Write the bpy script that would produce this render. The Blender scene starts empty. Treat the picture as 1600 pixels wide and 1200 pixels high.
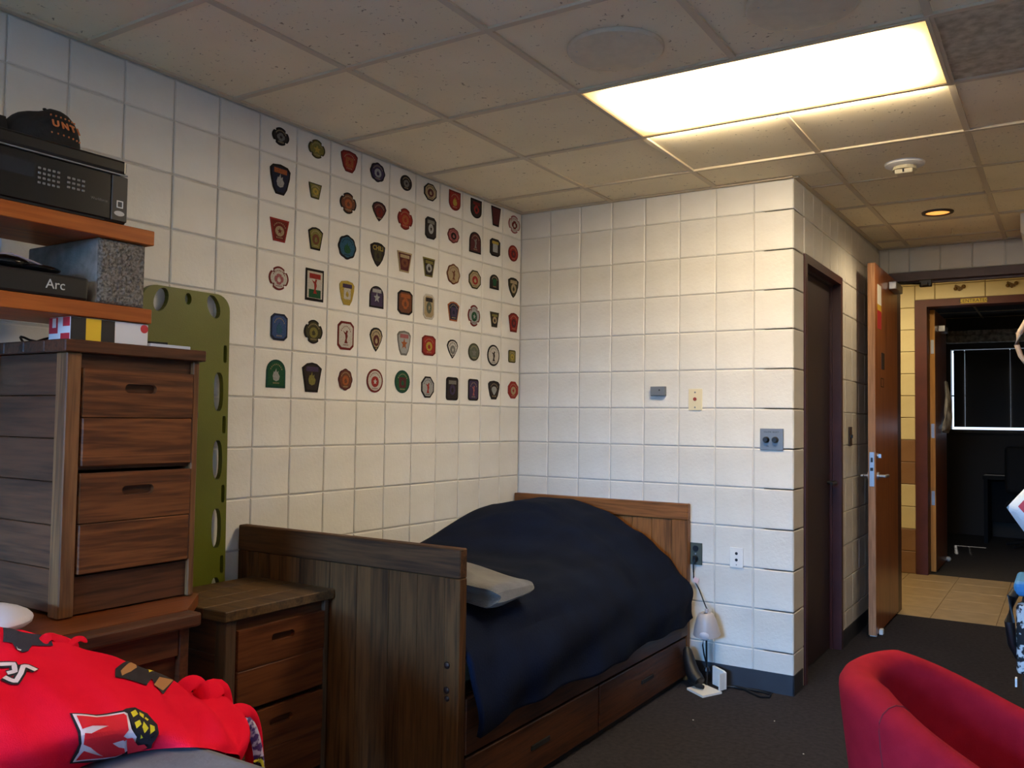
import bpy, bmesh, math, random
from mathutils import Vector, Matrix
random.seed(7)
SC = bpy.context.scene
COL = SC.collection
R = math.radians
PI = math.pi

# ------------------------------------------------------------------ camera
YAW, PIT, ROL, FPX = -.5662, .0423, .0141, 1362.56
F_ = Vector((math.sin(YAW)*math.cos(PIT), math.cos(YAW)*math.cos(PIT), math.sin(PIT)))
R_ = Vector((math.cos(YAW), -math.sin(YAW), 0))
U_ = R_.cross(F_)
R2 = R_*math.cos(ROL)+U_*math.sin(ROL)
U2 = -R_*math.sin(ROL)+U_*math.cos(ROL)
cd = bpy.data.cameras.new('camera'); cam = bpy.data.objects.new('camera', cd); COL.objects.link(cam)
cd.sensor_width = 36; cd.lens = FPX/1600*36; cd.clip_start = .02
m = Matrix.Identity(4)
for i in range(3):
    m[i][0] = R2[i]; m[i][1] = U2[i]; m[i][2] = -F_[i]
m.translation = (2.7794, -4.4525, 1.3422)
cam.matrix_world = m
SC.camera = cam

# ------------------------------------------------------------------ world, sun, lights, exposure
w = bpy.data.worlds.new('world'); SC.world = w; w.use_nodes = True
w.node_tree.nodes['Background'].inputs[0].default_value = (.62, .78, 1, 1)
w.node_tree.nodes['Background'].inputs[1].default_value = 1.6
def light(name, kind, loc, aim, col, power, **kw):
    d = bpy.data.lights.new(name, kind); o = bpy.data.objects.new(name, d); COL.objects.link(o)
    o.location = loc; o.rotation_euler = Vector(aim).to_track_quat('-Z', 'Y').to_euler()
    d.color = col; d.energy = power
    for k, v in kw.items(): setattr(d, k, v)
    return o
light('sun', 'SUN', (2, 12, 6), (.11, -1, -1.1), (1, .95, .85), 6, angle=R(.5))
light('sky_daylight', 'AREA', (1.6, -10.2, 3.15), (0, 1, -.15), (.18, .48, 1), 6600, shape='RECTANGLE', size=5, size_y=2)
light('hall_light', 'AREA', (1.6, 3.35, 2.70), (0, 0, -1), (1, .80, .48), 17, shape='RECTANGLE', size=1.2, size_y=.3)
light('entry_downlight', 'SPOT', (2.14, 1.262, 2.585), (0, 0, -1), (1, .78, .48), 15, spot_size=R(165), spot_blend=.6, shadow_soft_size=.05)
light('added_wall_wash', 'AREA', (1.83, -.952, 2.5868), (0, 1, -.9), (1, .83, .58), 8, shape='RECTANGLE', size=1.15, size_y=.008)   # extra strip lamp added at the panel's edge to brighten the upper back wall
PANEL, PANEL_REAR = 21, 12        # emission strength of the two fluorescent panels
vs = SC.view_settings
vs.view_transform = 'Standard'; vs.look = 'None'; vs.gamma = 1; vs.exposure = .38; vs.use_curve_mapping = False
SC.cycles.use_denoising = True
SC.cycles.max_bounces = 8
SC.cycles.sample_clamp_indirect = 6

# ------------------------------------------------------------------ materials
def lin(c):
    return tuple(((v/255)/12.92 if v/255 <= .04045 else ((v/255+.055)/1.055)**2.4) for v in c)
MC = {}
def mat(name, rgb, rough=.6, rgb2=None, nscale=8, stretch=None, bump=0, bscale=60, metal=0, mix=(.35, .65), detail=4, emit=None, estr=0, objvar=0, trans=0, spec=.5, sheen=0):
    if name in MC: return MC[name]
    M = bpy.data.materials.new(name); M.use_nodes = True; nt = M.node_tree; b = nt.nodes['Principled BSDF']
    b.inputs['Roughness'].default_value = rough; b.inputs['Metallic'].default_value = metal
    b.inputs['Specular IOR Level'].default_value = spec
    if sheen:
        b.inputs['Sheen Weight'].default_value = sheen
    c1 = lin(rgb)+(1,); b.inputs['Base Color'].default_value = c1
    tc = nt.nodes.new('ShaderNodeTexCoord'); mp = nt.nodes.new('ShaderNodeMapping')
    nt.links.new(tc.outputs['Object'], mp.inputs[0])
    if stretch: mp.inputs['Scale'].default_value = stretch
    last = None
    if rgb2:
        n = nt.nodes.new('ShaderNodeTexNoise'); n.inputs['Scale'].default_value = nscale; n.inputs['Detail'].default_value = detail
        nt.links.new(mp.outputs[0], n.inputs['Vector'])
        cr = nt.nodes.new('ShaderNodeValToRGB'); nt.links.new(n.outputs['Fac'], cr.inputs[0])
        cr.color_ramp.elements[0].position = mix[0]; cr.color_ramp.elements[1].position = mix[1]
        cr.color_ramp.elements[0].color = lin(rgb2)+(1,); cr.color_ramp.elements[1].color = c1
        last = cr.outputs[0]
    if objvar:
        oi = nt.nodes.new('ShaderNodeObjectInfo'); hs = nt.nodes.new('ShaderNodeHueSaturation'); mr = nt.nodes.new('ShaderNodeMapRange')
        nt.links.new(oi.outputs['Random'], mr.inputs[0]); mr.inputs[3].default_value = 1-objvar; mr.inputs[4].default_value = 1+objvar
        nt.links.new(mr.outputs[0], hs.inputs['Value'])
        if last: nt.links.new(last, hs.inputs['Color'])
        else: hs.inputs['Color'].default_value = c1
        last = hs.outputs[0]
    if last: nt.links.new(last, b.inputs['Base Color'])
    if bump:
        n2 = nt.nodes.new('ShaderNodeTexNoise'); n2.inputs['Scale'].default_value = bscale; n2.inputs['Detail'].default_value = 5
        nt.links.new(mp.outputs[0], n2.inputs['Vector'])
        bp = nt.nodes.new('ShaderNodeBump'); bp.inputs['Strength'].default_value = bump; bp.inputs['Distance'].default_value = .004
        nt.links.new(n2.outputs['Fac'], bp.inputs['Height']); nt.links.new(bp.outputs[0], b.inputs['Normal'])
    if emit:
        b.inputs['Emission Color'].default_value = lin(emit)+(1,); b.inputs['Emission Strength'].default_value = estr
    if trans:
        b.inputs['Transmission Weight'].default_value = trans
    MC[name] = M
    return M

def wood(name, light_, dark, axis, rough=.45, var=.12, scale=1.0, coarse=False, spec=.25):
    """grain running along axis (0,1,2) in object space"""
    if name in MC: return MC[name]
    M = bpy.data.materials.new(name); M.use_nodes = True; nt = M.node_tree; b = nt.nodes['Principled BSDF']
    L = nt.links
    tc = nt.nodes.new('ShaderNodeTexCoord'); mp = nt.nodes.new('ShaderNodeMapping')
    oi = nt.nodes.new('ShaderNodeObjectInfo')
    add = nt.nodes.new('ShaderNodeVectorMath'); add.operation = 'ADD'
    mul = nt.nodes.new('ShaderNodeMath'); mul.operation = 'MULTIPLY'; mul.inputs[1].default_value = 37
    L.new(oi.outputs['Random'], mul.inputs[0])
    L.new(tc.outputs['Object'], add.inputs[0]); L.new(mul.outputs[0], add.inputs[1])
    L.new(add.outputs[0], mp.inputs[0])
    s = [26*scale]*3; s[axis] = 1.6*scale
    mp.inputs['Scale'].default_value = s
    n1 = nt.nodes.new('ShaderNodeTexNoise'); n1.inputs['Scale'].default_value = .55; n1.inputs['Detail'].default_value = 3; n1.inputs['Distortion'].default_value = 1.2
    L.new(mp.outputs[0], n1.inputs['Vector'])
    ma = nt.nodes.new('ShaderNodeMath'); ma.operation = 'MULTIPLY'; ma.inputs[1].default_value = 26 if coarse else 14
    L.new(n1.outputs['Fac'], ma.inputs[0])
    si = nt.nodes.new('ShaderNodeMath'); si.operation = 'SINE'; L.new(ma.outputs[0], si.inputs[0])
    n2 = nt.nodes.new('ShaderNodeTexNoise'); n2.inputs['Scale'].default_value = 4; n2.inputs['Detail'].default_value = 6
    L.new(mp.outputs[0], n2.inputs['Vector'])
    mx = nt.nodes.new('ShaderNodeMath'); mx.operation = 'MULTIPLY_ADD'; mx.inputs[1].default_value = .16; 
    L.new(si.outputs[0], mx.inputs[0]); L.new(n2.outputs['Fac'], mx.inputs[2])
    cr = nt.nodes.new('ShaderNodeValToRGB'); L.new(mx.outputs[0], cr.inputs[0])
    cr.color_ramp.elements[0].position = .28; cr.color_ramp.elements[1].position = .72
    cr.color_ramp.elements[0].color = lin(dark)+(1,); cr.color_ramp.elements[1].color = lin(light_)+(1,)
    hs = nt.nodes.new('ShaderNodeHueSaturation'); mr = nt.nodes.new('ShaderNodeMapRange')
    L.new(oi.outputs['Random'], mr.inputs[0]); mr.inputs[3].default_value = 1-var; mr.inputs[4].default_value = 1+var
    L.new(mr.outputs[0], hs.inputs['Value']); L.new(cr.outputs[0], hs.inputs['Color'])
    L.new(hs.outputs[0], b.inputs['Base Color'])
    b.inputs['Roughness'].default_value = rough; b.inputs['Specular IOR Level'].default_value = spec
    bp = nt.nodes.new('ShaderNodeBump'); bp.inputs['Strength'].default_value = .25; bp.inputs['Distance'].default_value = .002
    L.new(mx.outputs[0], bp.inputs['Height']); L.new(bp.outputs[0], b.inputs['Normal'])
    MC[name] = M
    return M

PAINT = mat('painted_block', (222, 219, 212), .42, (208, 204, 196), 3.0, bump=.35, bscale=70, objvar=.022, spec=.35)
MORTAR = mat('mortar_paint', (206, 203, 197), .7, (188, 185, 178), 9, bump=.3)
HALLP = mat('hall_paint', (232, 218, 170), .45, (224, 208, 158), 4, bump=.2, objvar=.02)
HALLB = mat('hall_brown_paint', (150, 112, 78), .5, (140, 102, 70), 5, bump=.2, objvar=.03)
MAROON = mat('maroon_paint', (74, 38, 40), .4, (62, 30, 33), 7)
MAROON_D = mat('dark_maroon_paint', (44, 26, 32), .5, (38, 22, 28), 7)
CARPET = mat('carpet', (56, 53, 57), .95, (42, 40, 44), 45, bump=1.0, bscale=260, spec=.1, mix=(.3, .7))
DCARPET = mat('dark_room_carpet', (60, 56, 56), .9, (48, 44, 44), 40, bump=.6, bscale=200)
BASE = mat('vinyl_baseboard', (46, 48, 56), .55, (40, 42, 50), 10)
TBAR = mat('ceiling_grid_paint', (206, 190, 162), .75)
HALLTILE = mat('hall_floor_tile', (186, 164, 128), .35, (168, 146, 110), 9, objvar=.03)
GROUT = mat('floor_grout', (120, 100, 74), .8)
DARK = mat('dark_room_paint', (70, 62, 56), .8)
BLACK = mat('black_plastic', (13, 12, 13), .4)
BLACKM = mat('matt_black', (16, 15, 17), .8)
STEEL = mat('brushed_steel', (178, 180, 186), .35, metal=.9)
GREYM = mat('grey_metal_plate', (120, 124, 128), .45, metal=.4)
WHITEP = mat('white_plastic', (226, 224, 220), .4)
IVORY = mat('ivory_plastic', (214, 202, 168), .45)

def ceil_mat():
    M = bpy.data.materials.new('ceiling_tile'); M.use_nodes = True; nt = M.node_tree; L = nt.links; b = nt.nodes['Principled BSDF']
    tc = nt.nodes.new('ShaderNodeTexCoord')
    oi = nt.nodes.new('ShaderNodeObjectInfo')
    add = nt.nodes.new('ShaderNodeVectorMath'); add.operation = 'ADD'
    mul = nt.nodes.new('ShaderNodeMath'); mul.operation = 'MULTIPLY'; mul.inputs[1].default_value = 53
    L.new(oi.outputs['Random'], mul.inputs[0]); L.new(tc.outputs['Object'], add.inputs[0]); L.new(mul.outputs[0], add.inputs[1])
    n = nt.nodes.new('ShaderNodeTexNoise'); n.inputs['Scale'].default_value = 62; n.inputs['Detail'].default_value = 2.5; n.inputs['Distortion'].default_value = .8
    L.new(add.outputs[0], n.inputs['Vector'])
    cr = nt.nodes.new('ShaderNodeValToRGB'); L.new(n.outputs['Fac'], cr.inputs[0])
    cr.color_ramp.elements[0].position = .285; cr.color_ramp.elements[0].color = (0, 0, 0, 1)
    cr.color_ramp.elements[1].position = .33; cr.color_ramp.elements[1].color = (1, 1, 1, 1)
    big = nt.nodes.new('ShaderNodeTexNoise'); big.inputs['Scale'].default_value = 3; L.new(add.outputs[0], big.inputs['Vector'])
    c2 = nt.nodes.new('ShaderNodeValToRGB'); L.new(big.outputs['Fac'], c2.inputs[0])
    c2.color_ramp.elements[0].position = .3; c2.color_ramp.elements[0].color = lin((234, 220, 188))+(1,)
    c2.color_ramp.elements[1].position = .7; c2.color_ramp.elements[1].color = lin((243, 229, 198))+(1,)
    mx = nt.nodes.new('ShaderNodeMix'); mx.data_type = 'RGBA'
    L.new(cr.outputs[0], mx.inputs[0]); mx.inputs[6].default_value = lin((170, 154, 128))+(1,); L.new(c2.outputs[0], mx.inputs[7])
    hs = nt.nodes.new('ShaderNodeHueSaturation'); mr = nt.nodes.new('ShaderNodeMapRange')
    L.new(oi.outputs['Random'], mr.inputs[0]); mr.inputs[3].default_value = .95; mr.inputs[4].default_value = 1.05
    L.new(mr.outputs[0], hs.inputs['Value']); L.new(mx.outputs[2], hs.inputs['Color']); L.new(hs.outputs[0], b.inputs['Base Color'])
    b.inputs['Roughness'].default_value = .9; b.inputs['Specular IOR Level'].default_value = .1
    bp = nt.nodes.new('ShaderNodeBump'); bp.inputs['Strength'].default_value = .6; bp.inputs['Distance'].default_value = .003
    L.new(cr.outputs[0], bp.inputs['Height']); L.new(bp.outputs[0], b.inputs['Normal'])
    return M
CTILE = ceil_mat()

# ------------------------------------------------------------------ mesh helpers
class B:
    def __init__(s): s.bm = bmesh.new()
    def box(s, x0, x1, y0, y1, z0, z1, bev=0, seg=1, rot=None, piv=None):
        r = bmesh.ops.create_cube(s.bm, size=1)
        M = Matrix.Translation(((x0+x1)/2, (y0+y1)/2, (z0+z1)/2)) @ Matrix.Diagonal((x1-x0, y1-y0, z1-z0, 1))
        if rot is not None:
            p = Vector(piv) if piv else Vector(((x0+x1)/2, (y0+y1)/2, (z0+z1)/2))
            M = Matrix.Translation(p) @ rot.to_4x4() @ Matrix.Translation(-p) @ M
        bmesh.ops.transform(s.bm, matrix=M, verts=r['verts'])
        if bev:
            es = list({e for v in r['verts'] for e in v.link_edges})
            bmesh.ops.bevel(s.bm, geom=es, offset=bev, segments=seg, affect='EDGES', profile=.5)
        return s
    def cyl(s, p0, p1, r0, r1=None, n=20, cap=True):
        p0 = Vector(p0); p1 = Vector(p1); r1 = r0 if r1 is None else r1
        d = p1-p0
        r = bmesh.ops.create_cone(s.bm, cap_ends=cap, segments=n, radius1=r0, radius2=r1, depth=d.length)
        q = Vector((0, 0, 1)).rotation_difference(d.normalized())
        bmesh.ops.transform(s.bm, matrix=Matrix.Translation((p0+p1)/2) @ q.to_matrix().to_4x4(), verts=r['verts'])
        return s
    def sph(s, c, r, sc=(1, 1, 1), u=16, v=10):
        k = bmesh.ops.create_uvsphere(s.bm, u_segments=u, v_segments=v, radius=r)
        bmesh.ops.transform(s.bm, matrix=Matrix.Translation(c) @ Matrix.Diagonal((*sc, 1)), verts=k['verts'])
        return s
    def tube(s, pts, r, n=8):
        pts = [Vector(p) for p in pts]; rings = []
        for i, p in enumerate(pts):
            t = (pts[min(i+1, len(pts)-1)]-pts[max(i-1, 0)]).normalized()
            a = t.cross(Vector((0, 0, 1)));
            if a.length < .05: a = t.cross(Vector((1, 0, 0)))
            a.normalize(); b = t.cross(a)
            rr = r[i] if isinstance(r, (list, tuple)) else r
            rings.append([s.bm.verts.new(p+(a*math.cos(2*PI*k/n)+b*math.sin(2*PI*k/n))*rr) for k in range(n)])
        for i in range(len(rings)-1):
            for k in range(n):
                s.bm.faces.new((rings[i][k], rings[i][(k+1) % n], rings[i+1][(k+1) % n], rings[i+1][k]))
        s.bm.faces.new(rings[0][::-1]); s.bm.faces.new(rings[-1])
        return s
    def prism(s, pts, d):
        """closed polygon of 3D points extruded by vector d"""
        d = Vector(d); a = [s.bm.verts.new(p) for p in pts]; b = [s.bm.verts.new(Vector(p)+d) for p in pts]
        n = len(a)
        s.bm.faces.new(a); s.bm.faces.new(b[::-1])
        for i in range(n): s.bm.faces.new((a[i], b[i], b[(i+1) % n], a[(i+1) % n]))
        return s
    def lathe(s, prof, c, n=28, M=None):
        rings = []; c = Vector(c)
        for r, z in prof:
            ring = []
            for k in range(n):
                p = Vector((r*math.cos(2*PI*k/n), r*math.sin(2*PI*k/n), z))
                if M: p = M @ p
                ring.append(s.bm.verts.new(p+c))
            rings.append(ring)
        for i in range(len(rings)-1):
            for k in range(n):
                s.bm.faces.new((rings[i][k], rings[i][(k+1) % n], rings[i+1][(k+1) % n], rings[i+1][k]))
        return s
    def mesh(s, name, smooth=False):
        bmesh.ops.remove_doubles(s.bm, verts=s.bm.verts, dist=1e-6)
        bmesh.ops.recalc_face_normals(s.bm, faces=s.bm.faces)
        me = bpy.data.meshes.new(name); s.bm.to_mesh(me); s.bm.free()
        if smooth:
            for p in me.polygons: p.use_smooth = True
            try: me.set_sharp_from_angle(angle=R(smooth if smooth is not True else 40))
            except Exception: pass
        return me
def put(name, bld, material, parent=None, smooth=False, label=None):
    me = bld.mesh(name, smooth) if isinstance(bld, B) else bld
    if material is not None:
        me.materials.clear() if len(me.materials) else None
        me.materials.append(material)
    o = bpy.data.objects.new(name, me); COL.objects.link(o)
    if parent is not None: o.parent = parent; o.matrix_parent_inverse = parent.matrix_world.inverted()
    if label: o['label'] = label
    return o
def tag(o, label, cat, group=None):
    o['label'] = label; o['category'] = cat
    if group: o['group'] = group
    return o
def empty(name, loc, label=None, cat=None, group=None):
    o = bpy.data.objects.new(name, None); COL.objects.link(o); o.location = loc; o.empty_display_size = .05
    o.matrix_world = Matrix.Translation(loc)
    if label: tag(o, label, cat, group)
    return o
def struct(name, bld, m_, parent=None, smooth=False):
    o = put(name, bld, m_, parent, smooth)
    if parent is None: o['kind'] = 'structure'
    return o
def text(name, s, size, loc, xdir, ydir, material, parent, ext=.0006, align='CENTER', bold=0):
    cu = bpy.data.curves.new(name, 'FONT'); cu.body = s; cu.size = size; cu.extrude = ext; cu.align_x = align; cu.align_y = 'CENTER'; cu.offset = bold
    cu.resolution_u = 3
    t = bpy.data.objects.new(name+'_tmp', cu)
    COL.objects.link(t); bpy.context.view_layer.update()
    me = bpy.data.meshes.new_from_object(t.evaluated_get(bpy.context.evaluated_depsgraph_get()))
    bpy.data.objects.remove(t)
    X = Vector(xdir).normalized(); Y = Vector(ydir).normalized(); Z = X.cross(Y)
    M = Matrix.Identity(4)
    for i in range(3): M[i][0] = X[i]; M[i][1] = Y[i]; M[i][2] = Z[i]
    M.translation = loc
    me.transform(M)
    o = put(name, me, material, parent)
    return o

# ------------------------------------------------------------------ setting: block walls
P = .2032
G = .0055
_bc = {}
def block_mesh(w_, h_):
    k = (round(w_, 4), round(h_, 4))
    if k not in _bc:
        b = B(); x, z = w_/2-G/2, h_/2-G/2; e = .0042; t = .006
        v = [b.bm.verts.new((sx*x, -.012, sz*z)) for sx, sz in ((-1, -1), (1, -1), (1, 1), (-1, 1))]
        u = [b.bm.verts.new((sx*x, t-e*.75, sz*z)) for sx, sz in ((-1, -1), (1, -1), (1, 1), (-1, 1))]
        f = [b.bm.verts.new((sx*(x-e), t, sz*(z-e))) for sx, sz in ((-1, -1), (1, -1), (1, 1), (-1, 1))]
        for i in range(4):
            j = (i+1) % 4
            b.bm.faces.new((v[i], v[j], u[j], u[i])); b.bm.faces.new((u[i], u[j], f[j], f[i]))
        b.bm.faces.new(f); b.bm.faces.new(v[::-1])
        _bc[k] = b.mesh('block')
    return _bc[k]
def blocks(parent, org, ud, nrm, spans, rows, mats, holes=(), name='block', stuff=None):
    """spans: list of (u0,u1) along ud; rows: list of (z0,z1); face of a block lies on the wall plane"""
    ud = Vector(ud); nrm = Vector(nrm)
    M0 = Matrix.Identity(4)
    s = 1 if ud.cross(nrm).z > 0 else -1
    for i in range(3): M0[i][0] = s*ud[i]; M0[i][1] = nrm[i]; M0[i][2] = (0, 0, 1)[i]
    for (u0, u1) in spans:
        for ri, (z0, z1) in enumerate(rows):
            pieces = [(u0, u1, z0, z1)]
            for (a0, a1, b0, b1) in holes:
                out = []
                for (p0, p1, q0, q1) in pieces:
                    if p1 <= a0+1e-4 or p0 >= a1-1e-4 or q1 <= b0+1e-4 or q0 >= b1-1e-4: out.append((p0, p1, q0, q1)); continue
                    if p0 < a0: out.append((p0, a0, q0, q1))
                    if p1 > a1: out.append((a1, p1, q0, q1))
                    c0, c1 = max(p0, a0), min(p1, a1)
                    if q1 > b1: out.append((c0, c1, b1, q1))
                    if q0 < b0: out.append((c0, c1, q0, b0))
                pieces = out
            for (p0, p1, q0, q1) in pieces:
                if p1-p0 < .02 or q1-q0 < .02: continue
                me = block_mesh(p1-p0, q1-q0)
                mt = mats(ri) if callable(mats) else mats
                o = bpy.data.objects.new(name, me)
                if not me.materials: me.materials.append(mt)
                if me.materials[0] != mt:
                    o2 = _bc.setdefault((me.name, mt.name), None)
                    if o2 is None:
                        o2 = me.copy(); o2.materials.clear(); o2.materials.append(mt); _bc[(me.name, mt.name)] = o2
                    o.data = o2
                COL.objects.link(o)
                c = Vector(org)+ud*((p0+p1)/2)+Vector((0, 0, (q0+q1)/2))+nrm*(-.006+random.uniform(-.0007, .0007))
                rr = Matrix.Rotation(random.uniform(-.003, .003), 4, 'Z') @ Matrix.Rotation(random.uniform(-.003, .003), 4, 'X')
                o.parent = parent
                o.matrix_parent_inverse = parent.matrix_world.inverted()
                o.matrix_world = Matrix.Translation(c) @ M0 @ rr
H = 2.5963
def zc(y): return H+max(0, y)*.02
rows = [(k*P, (k+1)*P) for k in range(12)]+[(12*P, H-.002)]
# left wall x=0
wl = struct('wall_left', B().box(-.16, -.006, -8.5, .15, 0, 2.66), MORTAR)
blocks(wl, (0, 0, 0), (0, -1, 0), (1, 0, 0), [(k*P, (k+1)*P) for k in range(19)], rows, PAINT)
# the stretch of the same wall behind the camera, joined
b = B()
for k in range(19, 42):
    for z0, z1 in rows:
        y1 = -k*P-G/2; y0 = max(-(k+1)*P+G/2, -8.5)
        if y1-y0 > .03: b.box(-.012, 0, y0, y1, z0+G/2, z1-G/2)
st = put('block_course', b, PAINT, wl); st['kind'] = 'stuff'
# back wall y=0 (solid up to the corner at x=1.6256)
SX = 1.6256
wb = struct('wall_back', B().box(-.16, SX-.006, .006, .15, 0, 2.66), MORTAR)
blocks(wb, (0, 0, 0), (1, 0, 0), (0, -1, 0), [(k*P, (k+1)*P) for k in range(8)], rows, PAINT)
# side wall of the entry, x=SX, y 0..2.4, doorway y .216..1.117
D0, D1, DZ = .216, 1.117, 2.245
b = B().box(SX-.15, SX-.006, .006, D0, 0, 2.66).box(SX-.15, SX-.006, D1, 2.4, 0, 2.70).box(SX-.15, SX-.006, D0, D1, DZ, 2.68)
ws = struct('wall_side', b, MORTAR)
rows_s = rows[:-1]+[(12*P, H+.02)]
blocks(ws, (SX, 0, 0), (0, 1, 0), (1, 0, 0), [(k*P, min((k+1)*P, 2.4)) for k in range(12)], rows_s, PAINT, holes=[(D0, D1, 0, DZ)])
# far wall with the room door, y=2.4
FX0, FX1, FZ = 1.69, 2.72, 2.46
b = B().box(SX-.15, FX0, 2.406, 2.55, 0, 2.76).box(FX1, 3.1, 2.406, 2.55, 0, 2.76).box(FX0, FX1, 2.406, 2.55, FZ, 2.76)
wf = struct('wall_far', b, MORTAR)
blocks(wf, (SX, 2.4, 0), (1, 0, 0), (0, -1, 0), [(k*.2032, (k+1)*.2032) for k in range(7)], rows[:-1]+[(12*P, zc(2.4)-.002)], PAINT, holes=[(FX0-SX, FX1-SX, 0, FZ)])
# right-hand entry wall, return wall, right wall, wall behind the camera with its window
struct('wall_entry_right', B().box(2.95, 3.1, -.3, 2.4, 0, 2.70), PAINT)
struct('wall_return', B().box(2.95, 4.35, -.3, -.15, 0, 2.66), PAINT)
struct('wall_right', B().box(4.2, 4.35, -8.65, -.3, 0, 2.66), PAINT)
WX0, WX1, WZ0, WZ1 = .45, 2.75, 1.0, 2.2
b = B().box(-.16, WX0, -8.65, -8.5, 0, 2.66).box(WX1, 4.35, -8.65, -8.5, 0, 2.66).box(WX0, WX1, -8.65, -8.5, 0, WZ0).box(WX0, WX1, -8.65, -8.5, WZ1, 2.66)
struct('wall_window', b, PAINT)
b = B()
for x in (WX0, (WX0+WX1)/2-.02, WX1-.04): b.box(x, x+.04, -8.6, -8.56, WZ0, WZ1)
for z in (WZ0, WZ1-.04): b.box(WX0, WX1, -8.6, -8.56, z, z+.04)
struct('window_1', b, STEEL)
# floor
fl = struct('floor', B().box(-.16, 4.35, -8.65, 2.36, -.1, 0), CARPET)
hf = struct('floor.001', B().box(-.6, 4.6, 2.36, 4.36, -.1, -.004), GROUT)
TS = .406
for i in range(-6, 7):
    for j in range(5):
        x0 = 1.957+i*TS; y0 = 2.362+j*TS; y1 = min(y0+TS, 4.36)
        b = B().box(x0+.002, x0+TS-.002, y0+.002, y1-.002, -.02, 0, .0015)
        put('tile', b, HALLTILE, hf)
struct('floor.002', B().box(.9, 4.2, 4.36, 8.1, -.1, 0), DCARPET)
# baseboards
struct('baseboard_back', B().box(1.1, SX+.004, -.005, .003, 0, .1).box(.0, 1.1, -.003, .003, 0, .1), BASE)
struct('baseboard_side', B().box(SX-.002, SX+.005, -.005, D0-.05, 0, .1).box(SX-.002, SX+.005, D1+.0, 2.4, 0, .1), BASE)
struct('baseboard_left', B().box(-.002, .005, -8.5, -.004, 0, .1), BASE)

# ------------------------------------------------------------------ ceiling
ce = struct('ceiling', B().box(-.16, 4.35, -8.65, 0, 2.64, 2.76).box(SX-.15, 4.35, 0, 2.42, 2.72, 2.76), TBAR)
gx = [k*.6096 for k in range(8)]; gy = [-.35+k*.6096 for k in range(-14, 6)]
DTILE = mat('soiled_ceiling_tile', (205, 192, 168), .95, (168, 155, 132), 26, bump=.8, bscale=90)
_tc = {}
for i in range(7):
    for j in range(len(gy)-1):
        x0, x1, y0, y1 = gx[i], min(gx[i+1], 4.2), max(gy[j], -8.5), min(gy[j+1], 2.4)
        if y1 <= -8.49 or y0 >= 2.4: continue
        if y0 >= -.02 and x1 <= SX: continue
        if i in (2, 3) and j in (7, 12): continue           # the light takes these two cells
        pcs = [(x0, x1, y0, y1)]
        if y1 > 0 and x0 < SX:
            pcs = []
            if x1 > SX: pcs.append((SX, x1, max(y0, 0), y1))
            if y0 < 0: pcs.append((x0, x1, y0, 0) )
        if x0 < 2.95 and y0 > -.3: pcs = [(p0, min(p1, 2.95), q0, q1) for p0, p1, q0, q1 in pcs]
        if x0 >= 2.95 and y0 > -.36: continue
        for (a0, a1, b0, b1) in pcs:
            if a1-a0 < .03 or b1-b0 < .03: continue
            k = (round(a1-a0, 3), round(b1-b0, 3), i == 4 and j == 12)
            if k not in _tc:
                me = B().box(-(a1-a0)/2, (a1-a0)/2, -(b1-b0)/2, (b1-b0)/2, .006, .02).mesh('ceiling_tile')
                me.materials.append(DTILE if k[2] else CTILE); _tc[k] = me
            o = bpy.data.objects.new('ceiling_tile', _tc[k]); COL.objects.link(o); o.parent = ce
            cy = (b0+b1)/2
            o.location = ((a0+a1)/2, cy, zc(cy)+random.uniform(-.0015, .001))
            o.rotation_euler = ((math.atan(.02) if cy > 0 else 0)+random.uniform(-.003, .003), random.uniform(-.003, .003), 0)
def bar_y(x, y0, y1):   # bar running along y
    b = B()
    for (a, c) in ((y0, min(y1, 0)), (max(y0, 0), y1)):
        if c-a < .01: continue
        za, zb = zc(a), zc(c); n = 0
        pts = [(x-.012, a, za-.002), (x-.012, c, zb-.002), (x-.012, c, zb+.008), (x-.012, a, za+.008)]
        b.prism(pts, (.024, 0, 0))
    put('grid_bar', b, TBAR, ce)
for i, x in enumerate(gx):
    if x > 4.2: continue
    if x < .01: bar_y(.012, -8.5, 0)
    elif x < SX: bar_y(x, -8.5, 0)
    elif x < 1.9:
        bar_y(x, -8.5, -1.58); bar_y(x, -.955, 2.4)
    elif x < 2.95: bar_y(x, -8.5, 2.4)
    else: bar_y(x, -8.5, -.3)
bar_y(SX+.012, 0, 2.4)
for y in gy:
    if y < -5.8 or y > 2.4: continue
    z = zc(y); x0 = 0 if y < 0 else SX; x1 = 4.2 if y < -.3 else 2.95
    put('grid_bar', B().box(x0, x1, y-.012, y+.012, z-.003, z+.007), TBAR, ce)
put('grid_bar', B().box(0, SX, -.024, 0, H-.003, H+.007), TBAR, ce)
put('grid_bar', B().box(SX, 2.95, 2.376, 2.4, zc(2.4)-.003, zc(2.4)+.007), TBAR, ce)
struct('trim_1', B().box(2.56, 2.95, 1.55, 2.4, 2.50, 2.66, .02), PAINT)

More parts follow.
